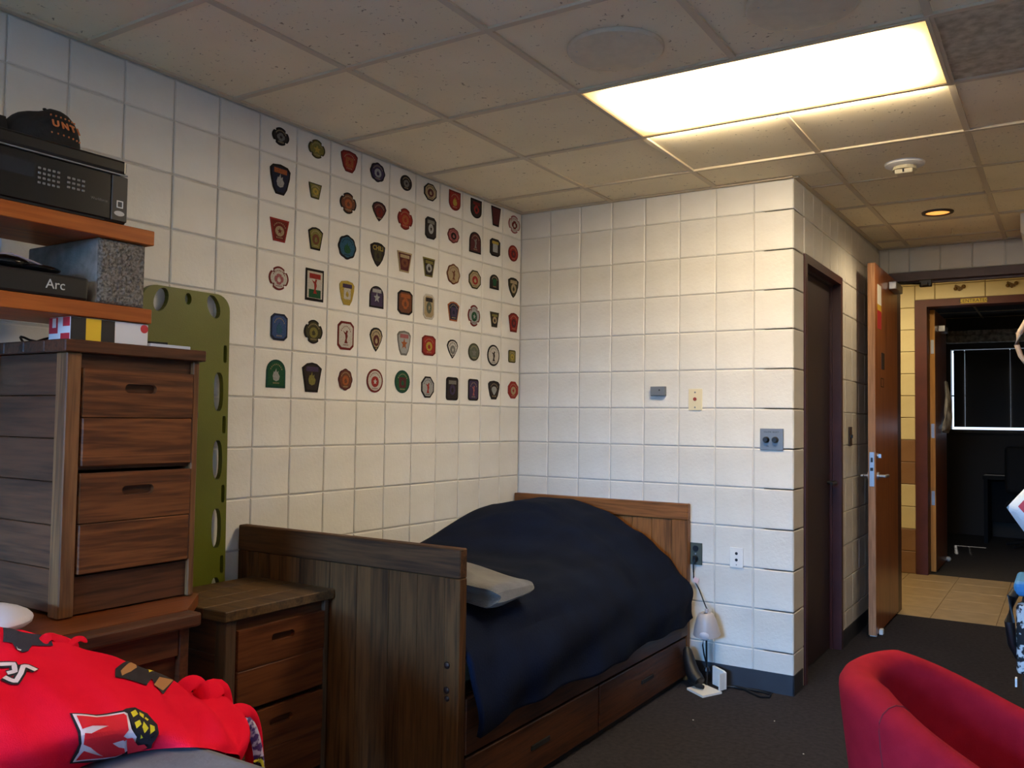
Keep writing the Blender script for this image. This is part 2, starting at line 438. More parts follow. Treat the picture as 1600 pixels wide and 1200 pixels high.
# fluorescent troffers, each filling two ceiling cells
def diff_mat(power):
    M = bpy.data.materials.new('lit_diffuser'); M.use_nodes = True; nt = M.node_tree; L = nt.links; b = nt.nodes['Principled BSDF']
    tc = nt.nodes.new('ShaderNodeTexCoord'); sp = nt.nodes.new('ShaderNodeSeparateXYZ'); L.new(tc.outputs['Generated'], sp.inputs[0])
    # the tubes stop short of the housing's ends, so the panel fades there
    m1 = nt.nodes.new('ShaderNodeMath'); m1.operation = 'PINGPONG'; m1.inputs[1].default_value = .5; L.new(sp.outputs[0], m1.inputs[0])
    mr = nt.nodes.new('ShaderNodeMapRange'); L.new(m1.outputs[0], mr.inputs[0]); mr.inputs[1].default_value = -.01; mr.inputs[2].default_value = .12
    m2 = nt.nodes.new('ShaderNodeMath'); m2.operation = 'PINGPONG'; m2.inputs[1].default_value = .5; L.new(sp.outputs[1], m2.inputs[0])
    mr2 = nt.nodes.new('ShaderNodeMapRange'); L.new(m2.outputs[0], mr2.inputs[0]); mr2.inputs[1].default_value = -.05; mr2.inputs[2].default_value = .2
    mm = nt.nodes.new('ShaderNodeMath'); mm.operation = 'MULTIPLY'; L.new(mr.outputs[0], mm.inputs[0]); L.new(mr2.outputs[0], mm.inputs[1])
    cr = nt.nodes.new('ShaderNodeValToRGB'); L.new(mm.outputs[0], cr.inputs[0])
    cr.color_ramp.elements[0].color = (1, .62, .18, 1); cr.color_ramp.elements[0].position = .02
    cr.color_ramp.elements[1].color = WARM; cr.color_ramp.elements[1].position = .6
    pw = nt.nodes.new('ShaderNodeMath'); pw.operation = 'POWER'; pw.inputs[1].default_value = 1.6; L.new(mm.outputs[0], pw.inputs[0])
    st_ = nt.nodes.new('ShaderNodeMapRange'); L.new(pw.outputs[0], st_.inputs[0]); st_.inputs[3].default_value = .75; st_.inputs[4].default_value = power
    b.inputs['Base Color'].default_value = (.8, .8, .75, 1)
    L.new(cr.outputs[0], b.inputs['Emission Color']); L.new(st_.outputs[0], b.inputs['Emission Strength'])
    return M
WARM = (1, .80, .52, 1)
for LX0, LX1, LY0, LY1, power, lb in ((1.2192, 2.4384, -1.5692, -.9596, PANEL, 'long glowing fluorescent panel light set into the tiled ceiling'),
                                      (1.2192, 2.4384, -4.6172, -4.0076, PANEL_REAR, 'fluorescent panel light in the ceiling above the near bed, outside the photo')):
    tr = empty('ceiling_light', ((LX0+LX1)/2, (LY0+LY1)/2, H), lb, 'ceiling light')
    for nm, a in (('long_side', (LX0, LX1, LY0, LY0+.014)), ('long_side', (LX0, LX1, LY1-.014, LY1)), ('short_side', (LX0, LX0+.012, LY0+.0145, LY1-.0145)), ('short_side', (LX1-.012, LX1, LY0+.0145, LY1-.0145))):
        put(nm, B().box(*a, H-.006, H+.04), TBAR, tr)
    put('diffuser', B().box(LX0+.0125, LX1-.0125, LY0+.0145, LY1-.0145, H-.001, H+.005), diff_mat(power), tr)

SPK = mat('speaker_cover_paint', (208, 195, 170), .6, (200, 187, 162), 30)
for (x, y, lb) in ((1.512, -1.84, 'round painted ceiling speaker cover, whole disc in view left of the panel light'), (2.125, -1.84, 'round painted ceiling speaker cover cut by the top edge of the photo')):
    e = empty('ceiling_speaker', (x, y, H), lb, 'speaker', 'round ceiling speakers')
    put('cover', B().lathe([(.0, -.012), (.135, -.012), (.158, -.009), (.163, -.003), (.163, .004), (0, .004)], (x, y, H), 48), SPK, e, True)
    for k in range(4):
        a = k*PI/2+.6; put('screw', B().sph((x+.13*math.cos(a), y+.13*math.sin(a), H-.0115), .004, (1, 1, .5), 8, 6), STEEL, e)
# smoke detector
e = empty('smoke_detector', (2.14, .03, H), 'white round smoke detector with a square sensor head on the ceiling', 'smoke detector')
put('base', B().lathe([(0, -.012), (.07, -.014), (.088, -.006), (.09, .006), (0, .006)], (2.14, .03, H), 36), WHITEP, e, True)
put('sensor_head', B().box(2.10, 2.18, -.005, .06, H-.05, H-.012, .006, 2).cyl((2.14, .03, H-.03), (2.14, .03, H-.012), .055, .05), IVORY, e)
put('slot', B().box(2.135, 2.142, -.0065, -.004, H-.045, H-.015), BLACKM, e)
# recessed light
e = empty('recessed_light', (2.144, 1.263, zc(1.26)), 'small round recessed light glowing orange in the entry ceiling', 'ceiling light')
put('trim_ring', B().lathe([(.066, 0), (.068, -.006), (.086, -.004), (.088, .004), (.066, .006)], (2.144, 1.263, zc(1.26)), 36), mat('bronze_ring', (70, 50, 34), .5), e, True)
put('lamp', B().cyl((2.144, 1.263, zc(1.26)+.001), (2.144, 1.263, zc(1.26)+.006), .067, n=30), mat('lit_orange_glass', (255, 180, 90), .4, emit=(255, 176, 84), estr=.95), e)
e = empty('sprinkler', (2.164, 1.85, zc(1.85)), 'tiny sprinkler head hanging from the entry ceiling behind the recessed light', 'sprinkler')
put('stem', B().cyl((2.164, 1.85, zc(1.85)-.03), (2.164, 1.85, zc(1.85)+.004), .006).cyl((2.164, 1.85, zc(1.85)-.034), (2.164, 1.85, zc(1.85)-.03), .014), IVORY, e)

# ------------------------------------------------------------------ doors and hall
d1 = struct('door_1', B().box(SX-.1, SX-.06, D0+.045, D1-.045, .01, DZ-.045), MAROON_D)
d1['label'] = 'dark maroon door set back in the side wall doorway'
fr = struct('trim_2', B().box(SX-.11, SX+.006, D0, D0+.045, 0, DZ).box(SX-.11, SX+.006, D1-.045, D1, 0, DZ).box(SX-.11, SX+.006, D0+.045, D1-.045, DZ-.045, DZ).box(SX-.06, SX-.045, D1-.06, D1-.045, 0, DZ-.045).box(SX-.06, SX-.045, D0+.045, D0+.06, 0, DZ-.045), MAROON)
put('door_stop', B().box(SX-.058, SX-.04, D0+.045, D1-.045, DZ-.06, DZ-.045), MAROON_D, fr)
put('door_handle', B().cyl((SX-.06, D1-.11, 1.0), (SX-.01, D1-.11, 1.0), .012).cyl((SX-.012, D1-.11, 1.0), (SX-.012, D1-.23, 1.0), .009), BLACK, d1)
# room door frame
fr2 = struct('trim_3', B().box(FX0, FX0+.055, 2.392, 2.56, 0, FZ).box(FX1-.055, FX1, 2.392, 2.56, 0, FZ).box(FX0+.055, FX1-.055, 2.392, 2.56, FZ-.06, FZ).box(FX0+.055, FX1-.055, 2.46, 2.50, FZ-.075, FZ-.06), MAROON)
put('bracket', B().box(1.90, 1.98, 2.36, 2.40, 2.345, 2.392, .004).box(1.92, 1.96, 2.30, 2.37, 2.35, 2.366), BLACK, fr2)
OAK = wood('oak_door_face', (160, 98, 54), (124, 70, 38), 2, rough=.28, var=.03, scale=.7)
OAKE = wood('oak_door_edge', (186, 140, 104), (150, 108, 78), 2, rough=.5, var=.03)
d2 = struct('door_2', B().box(1.702, 1.748, 1.52, 2.39, .012, 2.398, .002), OAK)
d2['label'] = 'varnished wooden room door standing open against the side wall'
put('edge_strip', B().box(1.703, 1.747, 1.517, 1.5195, .012, 2.397), OAKE, d2)
put('lock_plate', B().box(1.711, 1.740, 1.5145, 1.518, .955, 1.175, .001), STEEL, d2)
put('latch', B().box(1.717, 1.734, 1.506, 1.515, 1.055, 1.075).box(1.719, 1.732, 1.512, 1.515, 1.11, 1.14), BLACK, d2)
for s, x in ((1, 1.748), (-1, 1.702)):
    hb = put('door_handle', B().cyl((x, 1.58, 1.02), (x+s*.012, 1.58, 1.02), .026).cyl((x, 1.58, 1.02), (x+s*.045, 1.58, 1.02), .011).box(min(x+s*.035, x+s*.055), max(x+s*.035, x+s*.055), 1.56, 1.70, 1.011, 1.029, .006, 2), STEEL, d2)
put('thumb_turn', B().cyl((1.748, 1.58, 1.15), (1.757, 1.58, 1.15), .018).box(1.757, 1.772, 1.575, 1.585, 1.138, 1.162), STEEL, d2)
put('door_closer', B().box(1.748, 1.80, 2.02, 2.30, 2.29, 2.345, .006, 2), STEEL, d2)
put('closer_arm', B().tube([(1.79, 2.15, 2.35), (1.86, 2.28, 2.36), (1.93, 2.36, 2.365)], .008), BLACK, d2)
put('door_stop', B().box(1.75, 1.775, 1.60, 1.64, .004, .04, .004).cyl((1.705, 1.56, .008), (1.745, 1.56, .008), .016), WHITEP, d2)
PAPER = mat('white_paper', (226, 222, 214), .8); REDP = mat('red_paper', (176, 30, 34), .7)
put('notice', B().box(1.748, 1.7492, 1.60, 1.74, 2.14, 2.27), PAPER, d2); put('notice', B().box(1.748, 1.7492, 1.60, 1.74, 1.98, 2.10), REDP, d2)
put('notice', B().box(1.748, 1.7492, 1.60, 1.74, 2.10, 2.14), mat('gold_paper', (200, 160, 50), .6), d2)
put('plaque', B().box(1.748, 1.751, 1.74, 1.84, 1.72, 1.83), MAROON_D, d2)
b = B()
for a in ((1.72, 1.82, 1.60, 1.607), (1.72, 1.82, 1.655, 1.662)): b.box(1.748, 1.7495, a[0], a[1], a[2], a[3])
b.box(1.748, 1.7495, 1.72, 1.727, 1.60, 1.662).box(1.748, 1.7495, 1.813, 1.82, 1.60, 1.662)
put('label_holder', b, MAROON_D, d2)

# hall wall opposite, y=4.3
HX0, HX1, HZ = 1.612, 2.76, 2.505
b = B().box(-.6, HX0, 4.306, 4.45, 0, 2.9).box(HX1, 4.6, 4.306, 4.45, 0, 2.9).box(HX0, HX1, 4.306, 4.45, HZ, 2.9)
wh = struct('wall_hall', b, GROUT)
hrows = [(k*P, (k+1)*P) for k in range(13)]+[(13*P, 2.80)]
blocks(wh, (1.78-.406*5, 4.3, 0), (1, 0, 0), (0, -1, 0), [(k*.406, (k+1)*.406) for k in range(11)], hrows, lambda r: HALLB if r in (0, 1, 4, 5) else HALLP, holes=[(HX0-1.78+.406*5, HX1-1.78+.406*5, 0, HZ)])
struct('wall_hall_left', B().box(-.75, -.6, 2.4, 4.45, 0, 2.9), HALLP)
struct('wall_hall_right', B().box(4.6, 4.75, 2.4, 4.45, 0, 2.9), HALLP)
struct('wall_hall_front', B().box(-.6, SX-.15, 2.45, 2.55, 0, 2.9).box(3.1, 4.6, 2.45, 2.55, 0, 2.9).box(SX-.15, 3.1, 2.50, 2.56, 2.70, 2.9), HALLP)
struct('ceiling.001', B().box(-.75, 4.75, 2.4, 4.45, 2.8, 2.9), CTILE)
MAR2 = mat('hall_maroon_paint', (92, 40, 34), .5, (80, 34, 30), 7)
fr3 = struct('trim_4', B().box(HX0, HX0+.1, 4.288, 4.46, 0, HZ).box(HX1-.1, HX1, 4.288, 4.46, 0, HZ).box(HX0+.1, HX1-.1, 4.288, 4.46, HZ-.065, HZ), MAR2)
put('sign_plate', B().box(1.99, 2.20, 4.284, 4.288, HZ-.052, HZ-.01), mat('yellow_tape', (206, 176, 40), .5), fr3)
text('lettering', 'CENTRATEC', .042, (2.095, 4.2835, HZ-.031), (1, 0, 0), (0, 0, 1), BLACK, fr3)
d3 = struct('door_3', B().box(1.714, 1.758, 4.47, 5.36, .012, 2.43), OAK)
d3['label'] = 'wooden door standing open inside the dark room across the hall'
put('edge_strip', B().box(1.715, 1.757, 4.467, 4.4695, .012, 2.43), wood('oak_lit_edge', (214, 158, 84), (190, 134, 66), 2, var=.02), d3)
for z in (2.02, 1.24, .62): put('hinge', B().box(1.722, 1.750, 4.4645, 4.468, z, z+.13), STEEL, d3)
put('door_closer', B().box(1.758, 1.82, 4.72, 4.95, 2.25, 2.31, .005), STEEL, d3)
put('door_stop', B().sph((1.775, 5.28, .03), .025), WHITEP, d3)
b = B()
cl = []
for i in range(9):
    for j in range(8):
        pass
CLOTH = mat('pale_jacket_cloth', (190, 186, 178), .9, (150, 146, 140), 14)
def hang_cloth(name, x, y0, y1, z0, z1, mt, label, cat):
    b = B(); g = []
    n, k = 12, 12
    for j in range(k+1):
        t = j/k; r_ = []
        wv = .35+.65*min(1, t*2.2)
        for i in range(n+1):
            u = i/n-.5
            yy = (y0+y1)/2+u*(y1-y0)*wv
            xx = x+.02+.018*math.sin(i*2.1+j*.4)*(.3+t)+.02*math.sin(t*3)
            r_.append(b.bm.verts.new((xx, yy, z1+(z0-z1)*t+.02*math.sin(i*1.3)*t)))
        g.append(r_)
    for j in range(k):
        for i in range(n): b.bm.faces.new((g[j][i], g[j][i+1], g[j+1][i+1], g[j+1][i]))
    o = put(name, b, mt, None, True)
    md = o.modifiers.new('s', 'SOLIDIFY'); md.thickness = .012
    return tag(o, label, cat)
hang_cloth('hanging_jacket', 1.775, 4.74, 5.10, 1.30, 1.78, CLOTH, 'pale jacket hanging inside the dark room across the hall', 'jacket')
for (x, z, lb) in ((1.98, 2.60, 'brown cluster of small fittings on the hall wall, left one'), (2.39, 2.60, 'brown cluster of small fittings on the hall wall, right one')):
    e = empty('wall_fitting', (x, 4.28, z), lb, 'fitting', 'small brown fittings above the hall doorway')
    BR = mat('brown_fitting', (112, 84, 36), .6)
    put('knob', B().sph((x-.03, 4.285, z-.01), .016), BR, e); put('knob', B().sph((x+.035, 4.285, z+.006), .017), BR, e)
    put('bar', B().box(x-.04, x+.03, 4.285, 4.30, z-.006, z+.012, rot=Matrix.Rotation(.5, 3, 'Y')).cyl((x, 4.285, z-.02), (x, 4.30, z-.02), .012), BR, e)
# dark room
WN0, WN1, WNZ0, WNZ1 = 1.545, 3.2, 1.315, 2.325
b = B().box(.9, WN0, 7.9, 8.05, 0, 2.72).box(WN1, 4.2, 7.9, 8.05, 0, 2.72).box(WN0, WN1, 7.9, 8.05, 0, WNZ0).box(WN0, WN1, 7.9, 8.05, WNZ1, 2.72)
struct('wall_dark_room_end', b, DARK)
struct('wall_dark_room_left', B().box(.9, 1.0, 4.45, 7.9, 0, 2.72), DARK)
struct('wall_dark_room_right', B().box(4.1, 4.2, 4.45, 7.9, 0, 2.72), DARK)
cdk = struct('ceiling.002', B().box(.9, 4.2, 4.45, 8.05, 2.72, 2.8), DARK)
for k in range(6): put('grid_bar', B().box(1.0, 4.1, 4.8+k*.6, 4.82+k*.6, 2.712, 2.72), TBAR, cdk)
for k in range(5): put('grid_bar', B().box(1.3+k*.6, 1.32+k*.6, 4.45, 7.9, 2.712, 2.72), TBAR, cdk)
b = B()
wn = struct('window_2', B().box(WN0, WN1, 7.98, 8.0, WNZ0+.42, WNZ0+.435).box(WN0-.02, WN1, 7.86, 7.90, WNZ0-.05, WNZ0-.025), DARK)
bl = empty('window_blind', (2.3, 7.86, WNZ1), 'closed dark slatted blind with daylight leaking round its edges', 'blind')
SL = mat('dark_slat', (44, 40, 38), .6)
n = 38
sme = None
for k in range(n):
    z = WNZ0+.045+k*(WNZ1-WNZ0-.07)/(n-1)
    for (a, c) in ((WN0+.036, 1.701), (1.708, 2.201), (2.208, 3.18)):
        if sme is None: sme = B().box(-.5, .5, -.0145, .0145, -.0007, .0007).mesh('slat'); sme.materials.append(SL)
        o = bpy.data.objects.new('slat', sme); COL.objects.link(o); o.parent = bl; o.matrix_parent_inverse = bl.matrix_world.inverted()
        o.matrix_world = Matrix.Translation(((a+c)/2, 7.885, z)) @ Matrix.Rotation(R(86), 4, 'X') @ Matrix.Diagonal((c-a, 1, 1, 1))
put('head_rail', B().box(WN0+.034, 3.18, 7.87, 7.9, WNZ1-.045, WNZ1-.024), SL, bl)
# pale ladder cords that catch the daylight
for x in (1.705, 2.205): put('ladder_cord', B().cyl((x, 7.868, WNZ0+.03), (x, 7.868, WNZ1-.02), .004, n=6), mat('white_cord', (235, 235, 240), .6), bl)
vl = tag(put('valance', B().box(1.50, 3.3, 7.80, 7.88, 2.40, 2.50, .01).box(1.52, 3.3, 7.83, 7.88, 2.50, 2.56, .01), mat('grey_valance', (226, 220, 206), .8, (150, 144, 132), 22, bump=.8)), 'crumpled grey valance above the blind in the dark room', 'valance')
b = B().box(1.88, 3.3, 6.5, 7.3, 0, .78, .03, 2)
e = empty('desk', (2.6, 6.9, 0), 'dark desk under the blinded window across the hall', 'desk')
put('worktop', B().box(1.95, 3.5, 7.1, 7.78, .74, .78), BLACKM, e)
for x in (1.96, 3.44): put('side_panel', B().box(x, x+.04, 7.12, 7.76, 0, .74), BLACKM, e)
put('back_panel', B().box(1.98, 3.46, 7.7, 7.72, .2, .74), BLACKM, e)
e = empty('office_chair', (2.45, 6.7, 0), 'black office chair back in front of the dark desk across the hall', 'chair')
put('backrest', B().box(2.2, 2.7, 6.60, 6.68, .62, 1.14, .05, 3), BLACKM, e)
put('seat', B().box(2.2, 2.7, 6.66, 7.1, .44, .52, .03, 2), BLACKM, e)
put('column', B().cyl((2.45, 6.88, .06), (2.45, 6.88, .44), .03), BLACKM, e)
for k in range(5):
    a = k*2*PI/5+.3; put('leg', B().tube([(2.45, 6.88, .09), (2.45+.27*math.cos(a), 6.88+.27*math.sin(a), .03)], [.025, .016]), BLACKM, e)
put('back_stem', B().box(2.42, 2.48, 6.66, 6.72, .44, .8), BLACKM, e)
tag(put('ceiling_lamp', B().box(1.80, 1.94, 5.75, 6.05, 2.685, 2.715, .01), mat('lit_small_lamp', (255, 240, 200), .5, emit=(255, 236, 190), estr=5.0)), 'small lit ceiling lamp in the dark room across the hall', 'ceiling light')

# ------------------------------------------------------------------ fixtures on the back wall
def plate(name, x0, x1, z0, z1, mt, label, cat, t=.006):
    o = put(name, B().box(x0, x1, -.001-t, -.0006, z0, z1, .0015), mt)
    return tag(o, label, cat)
o = plate('thermostat', .862, .946, 1.491, 1.541, GREYM, 'small flat grey metal box high on the back wall', 'thermostat', .025)
put('button', B().cyl((.915, -.028, 1.521), (.915, -.0255, 1.521), .004), BLACK, o)
o = plate('wall_plate', 1.074, 1.150, 1.412, 1.527, IVORY, 'ivory wall plate with a red centre on the back wall', 'wall plate')
put('red_button', B().cyl((1.111, -.0075, 1.472), (1.111, -.012, 1.472), .0095), mat('red_brown_plastic', (140, 52, 36), .4), o)
for z in (1.508, 1.428): put('screw', B().cyl((1.111, -.0065, z), (1.111, -.009, z), .0045), GREYM, o)
o = plate('control_panel', 1.459, 1.577, 1.213, 1.322, GREYM, 'square steel plate with two black knobs near the wall corner', 'control panel', .008)
for x in (1.492, 1.538):
    k = put('knob', B().lathe([(0, -.024), (.011, -.024), (.015, -.018), (.016, 0), (0, 0)], (x, -.009, 1.265), 20, Matrix.Rotation(R(-90), 3, 'X')), BLACK, o, True)
text('lettering', 'VOLUME  SELECT', .010, (1.517, -.0102, 1.304), (1, 0, 0), (0, 0, 1), BLACK, o, .0003)
text('lettering', 'PA         TV', .010, (1.517, -.0102, 1.232), (1, 0, 0), (0, 0, 1), BLACK, o, .0003)
o = plate('outlet', 1.084, 1.154, .597, .712, mat('dark_green_plate', (66, 72, 62), .45), 'dark outlet with a black plug low on the wall beside the headboard', 'outlet')
for z in (.682, .628): put('socket', B().cyl((1.119, -.0065, z), (1.119, -.0095, z), .016), BLACK, o)
put('screw', B().cyl((1.119, -.0065, .655), (1.119, -.009, .655), .004), STEEL, o)
o = plate('outlet', 1.303, 1.373, .603, .706, WHITEP, 'white wall plate with two dark holes right of the dark outlet', 'outlet')
for z in (.676, .643): put('socket', B().cyl((1.338, -.0065, z), (1.338, -.0085, z), .0075), BLACK, o)
put('screw', B().cyl((1.338, -.0065, .618), (1.338, -.008, .618), .003), GREYM, o)
o = tag(put('light_switch', B().box(SX+.001, SX+.008, 1.30, 1.38, 1.215, 1.335, .002), mat('brown_switch_plate', (62, 50, 44), .5)), 'narrow dark brown switch plate on the side wall beside the open door', 'light switch')
put('toggle', B().box(SX+.008, SX+.02, 1.335, 1.345, 1.265, 1.285), BLACK, o)
# small crack lines in the paint
CR = mat('pencil_mark', (150, 152, 165), .8)
tag(put('pencil_mark', B().box(.835, .838, -.0009, -.0001, .85, .90).box(.875, .878, -.0009, -.0001, .855, .90).box(.838, .846, -.0009, -.0001, .893, .896), CR), 'faint square pencil mark on the wall above the headboard', 'mark')

# ------------------------------------------------------------------ cloth patches on the left wall
def outline(kind, n=24):
    pts = []
    if kind == 'round': pts = [(math.cos(2*PI*k/n), math.sin(2*PI*k/n)) for k in range(n)]
    elif kind == 'oct': pts = [(1.05*math.cos(2*PI*k/8+PI/8), 1.05*math.sin(2*PI*k/8+PI/8)) for k in range(8)]
    elif kind == 'maltese':
        for k in range(4):
            a = k*PI/2
            for da, r in ((-.62, .98), (-.42, 1.0), (-.2, 1.02), (0, 1.03), (.2, 1.02), (.42, 1.0), (.62, .98), (.72, .8), (.85, .82)): pts.append((r*math.cos(a+da), r*math.sin(a+da)))
    elif kind == 'scallop': pts = [((.93+.09*abs(math.cos(4*2*PI*k/40)))*math.cos(2*PI*k/40), (.93+.09*abs(math.cos(4*2*PI*k/40)))*math.sin(2*PI*k/40)) for k in range(40)]
    elif kind == 'rect': pts = [(-1, -1), (1, -1), (1, 1), (-1, 1)]
    elif kind == 'rrect':
        for cx, cy, a0 in ((.65, .75, 0), (-.65, .75, 90), (-.65, -.75, 180), (.65, -.75, 270)):
            for q in range(4): a = R(a0+q*30); pts.append((cx+.35*math.cos(a), cy+.25*math.sin(a)))
    elif kind == 'cutrect': pts = [(-.6, -1), (.6, -1), (1, -.72), (1, .72), (.6, 1), (-.6, 1), (-1, .72), (-1, -.72)]
    elif kind == 'arch': pts = [(-1, -1), (1, -1), (.98, .2)]+[(.96*math.cos(R(a)), .25+.75*math.sin(R(a))) for a in range(15, 180, 15)]+[(-.98, .2)]
    elif kind == 'trap': pts = [(-.6, -1), (.6, -1), (1, 1), (-1, 1)]
    elif kind == 'keystone': pts = [(-.62, -1), (.62, -1), (1, .62), (.5, .92), (0, 1), (-.5, .92), (-1, .62)]
    elif kind == 'shield': pts = [(-.4, -1), (.4, -1), (.7, -.6), (.95, .2), (1, .65), (.72, .9), (0, 1), (-.72, .9), (-1, .65), (-.95, .2), (-.7, -.6)]
    elif kind == 'point': pts = [(0, -1), (.3, -.8), (.68, -.35), (.92, .15), (1, .72), (.5, .95), (0, 1), (-.5, .95), (-1, .72), (-.92, .15), (-.68, -.35), (-.3, -.8)]
    elif kind == 'drop': pts = [(0, -1), (.35, -.7), (.8, -.1), (1, .35), (.8, .75), (.4, .96), (0, 1), (-.4, .96), (-.8, .75), (-1, .35), (-.8, -.1), (-.35, -.7)]
    elif kind == 'ubot': pts = [(-1, 1), (-1, -.2)]+[(math.cos(R(a)), -.2+.8*math.sin(R(a))) for a in range(195, 360, 15)]+[(1, -.2), (1, 1)]
    elif kind == 'star': pts = [((1 if k % 2 == 0 else .45)*math.sin(2*PI*k/10), (1 if k % 2 == 0 else .45)*math.cos(2*PI*k/10)) for k in range(10)]
    elif kind == 'flame': pts = [(0, -1), (.6, -.8), (.8, -.2), (.45, .2), (.5, .6), (.1, .35), (0, 1), (-.35, .4), (-.55, .5), (-.8, -.2), (-.6, -.8)]
    elif kind == 'figure': pts = [(-.4, -1), (.5, -1), (.2, -.5), (.45, .1), (.3, .5), (.5, .9), (.15, 1), (-.1, .6), (-.75, .85), (-.2, .3), (-.1, -.3)]
    elif kind == 'band': pts = [(-1, -1), (1, -1), (1, 1), (-1, 1)]
    return pts
CK = {'k': (34, 30, 30), 'dk': (52, 44, 42), 'g': (120, 116, 110), 'w': (196, 188, 176), 'r': (150, 50, 44), 'dr': (112, 40, 36), 'm': (88, 44, 44), 'o': (160, 92, 52), 'y': (176, 150, 66), 'ol': (126, 118, 62), 'dol': (70, 66, 44), 't': (170, 150, 116), 'gr': (40, 82, 54), 'dg': (30, 70, 58), 'b': (64, 84, 128), 'lb': (50, 90, 114), 'pu': (70, 58, 84), 'br': (112, 70, 50), 'pk': (160, 96, 96), 'ng': (40, 44, 62), 'lg': (160, 160, 158), 'gg': (98, 104, 88)}
def cm(k): return mat('thread_'+k, CK[k], .85, tuple(int(c*.8) for c in CK[k]), 260, bump=.5, bscale=600, spec=.15)
LG = [[(-1.925, 2.524, .092, .074), (-1.715, 2.528, .098, .081), (-1.509, 2.526, .111, .099), (-1.312, 2.525, .106, .093), (-1.098, 2.525, .09, .078), (-.9, 2.524, .108, .09), (-.686, 2.526, .105, .105), (-.483, 2.526, .107, .106), (-.282, 2.524, .101, .111), (-.083, 2.517, .125, .105)],
      [(-1.922, 2.342, .113, .128), (-1.719, 2.34, .078, .066), (-1.51, 2.332, .106, .095), (-1.295, 2.338, .102, .095), (-1.1, 2.342, .115, .105), (-.892, 2.337, .092, .113), (-.693, 2.336, .105, .082), (-.487, 2.335, .113, .118), (-.287, 2.342, .107, .101), (-.09, 2.342, .107, .097)],
      [(-1.919, 2.127, .106, .095), (-1.71, 2.131, .089, .1), (-1.51, 2.128, .118, .112), (-1.3, 2.129, .106, .117), (-1.099, 2.126, .114, .101), (-.902, 2.13, .102, .097), (-.687, 2.127, .118, .11), (-.485, 2.127, .119, .105), (-.288, 2.142, .094, .085), (-.084, 2.136, .115, .121)],
      [(-1.916, 1.925, .106, .098), (-1.709, 1.925, .108, .14), (-1.505, 1.918, .097, .112), (-1.301, 1.925, .101, .105), (-1.088, 1.924, .115, .12), (-.896, 1.926, .091, .13), (-.681, 1.927, .105, .105), (-.488, 1.924, .115, .117), (-.282, 1.924, .093, .087), (-.076, 1.929, .112, .115)],
      [(-1.907, 1.721, .092, .112), (-1.71, 1.72, .108, .102), (-1.507, 1.721, .105, .13), (-1.299, 1.721, .091, .115), (-1.091, 1.722, .104, .123), (-.89, 1.725, .113, .103), (-.684, 1.723, .098, .102), (-.483, 1.722, .108, .098), (-.287, 1.717, .126, .123), (-.088, 1.725, .078, .075)],
      [(-1.918, 1.525, .105, .118), (-1.713, 1.52, .118, .13), (-1.503, 1.52, .092, .099), (-1.302, 1.524, .115, .113), (-1.098, 1.529, .115, .114), (-.894, 1.51, .108, .113), (-.681, 1.51, .108, .124), (-.483, 1.512, .099, .119), (-.277, 1.518, .118, .108), (-.071, 1.526, .115, .104)]]
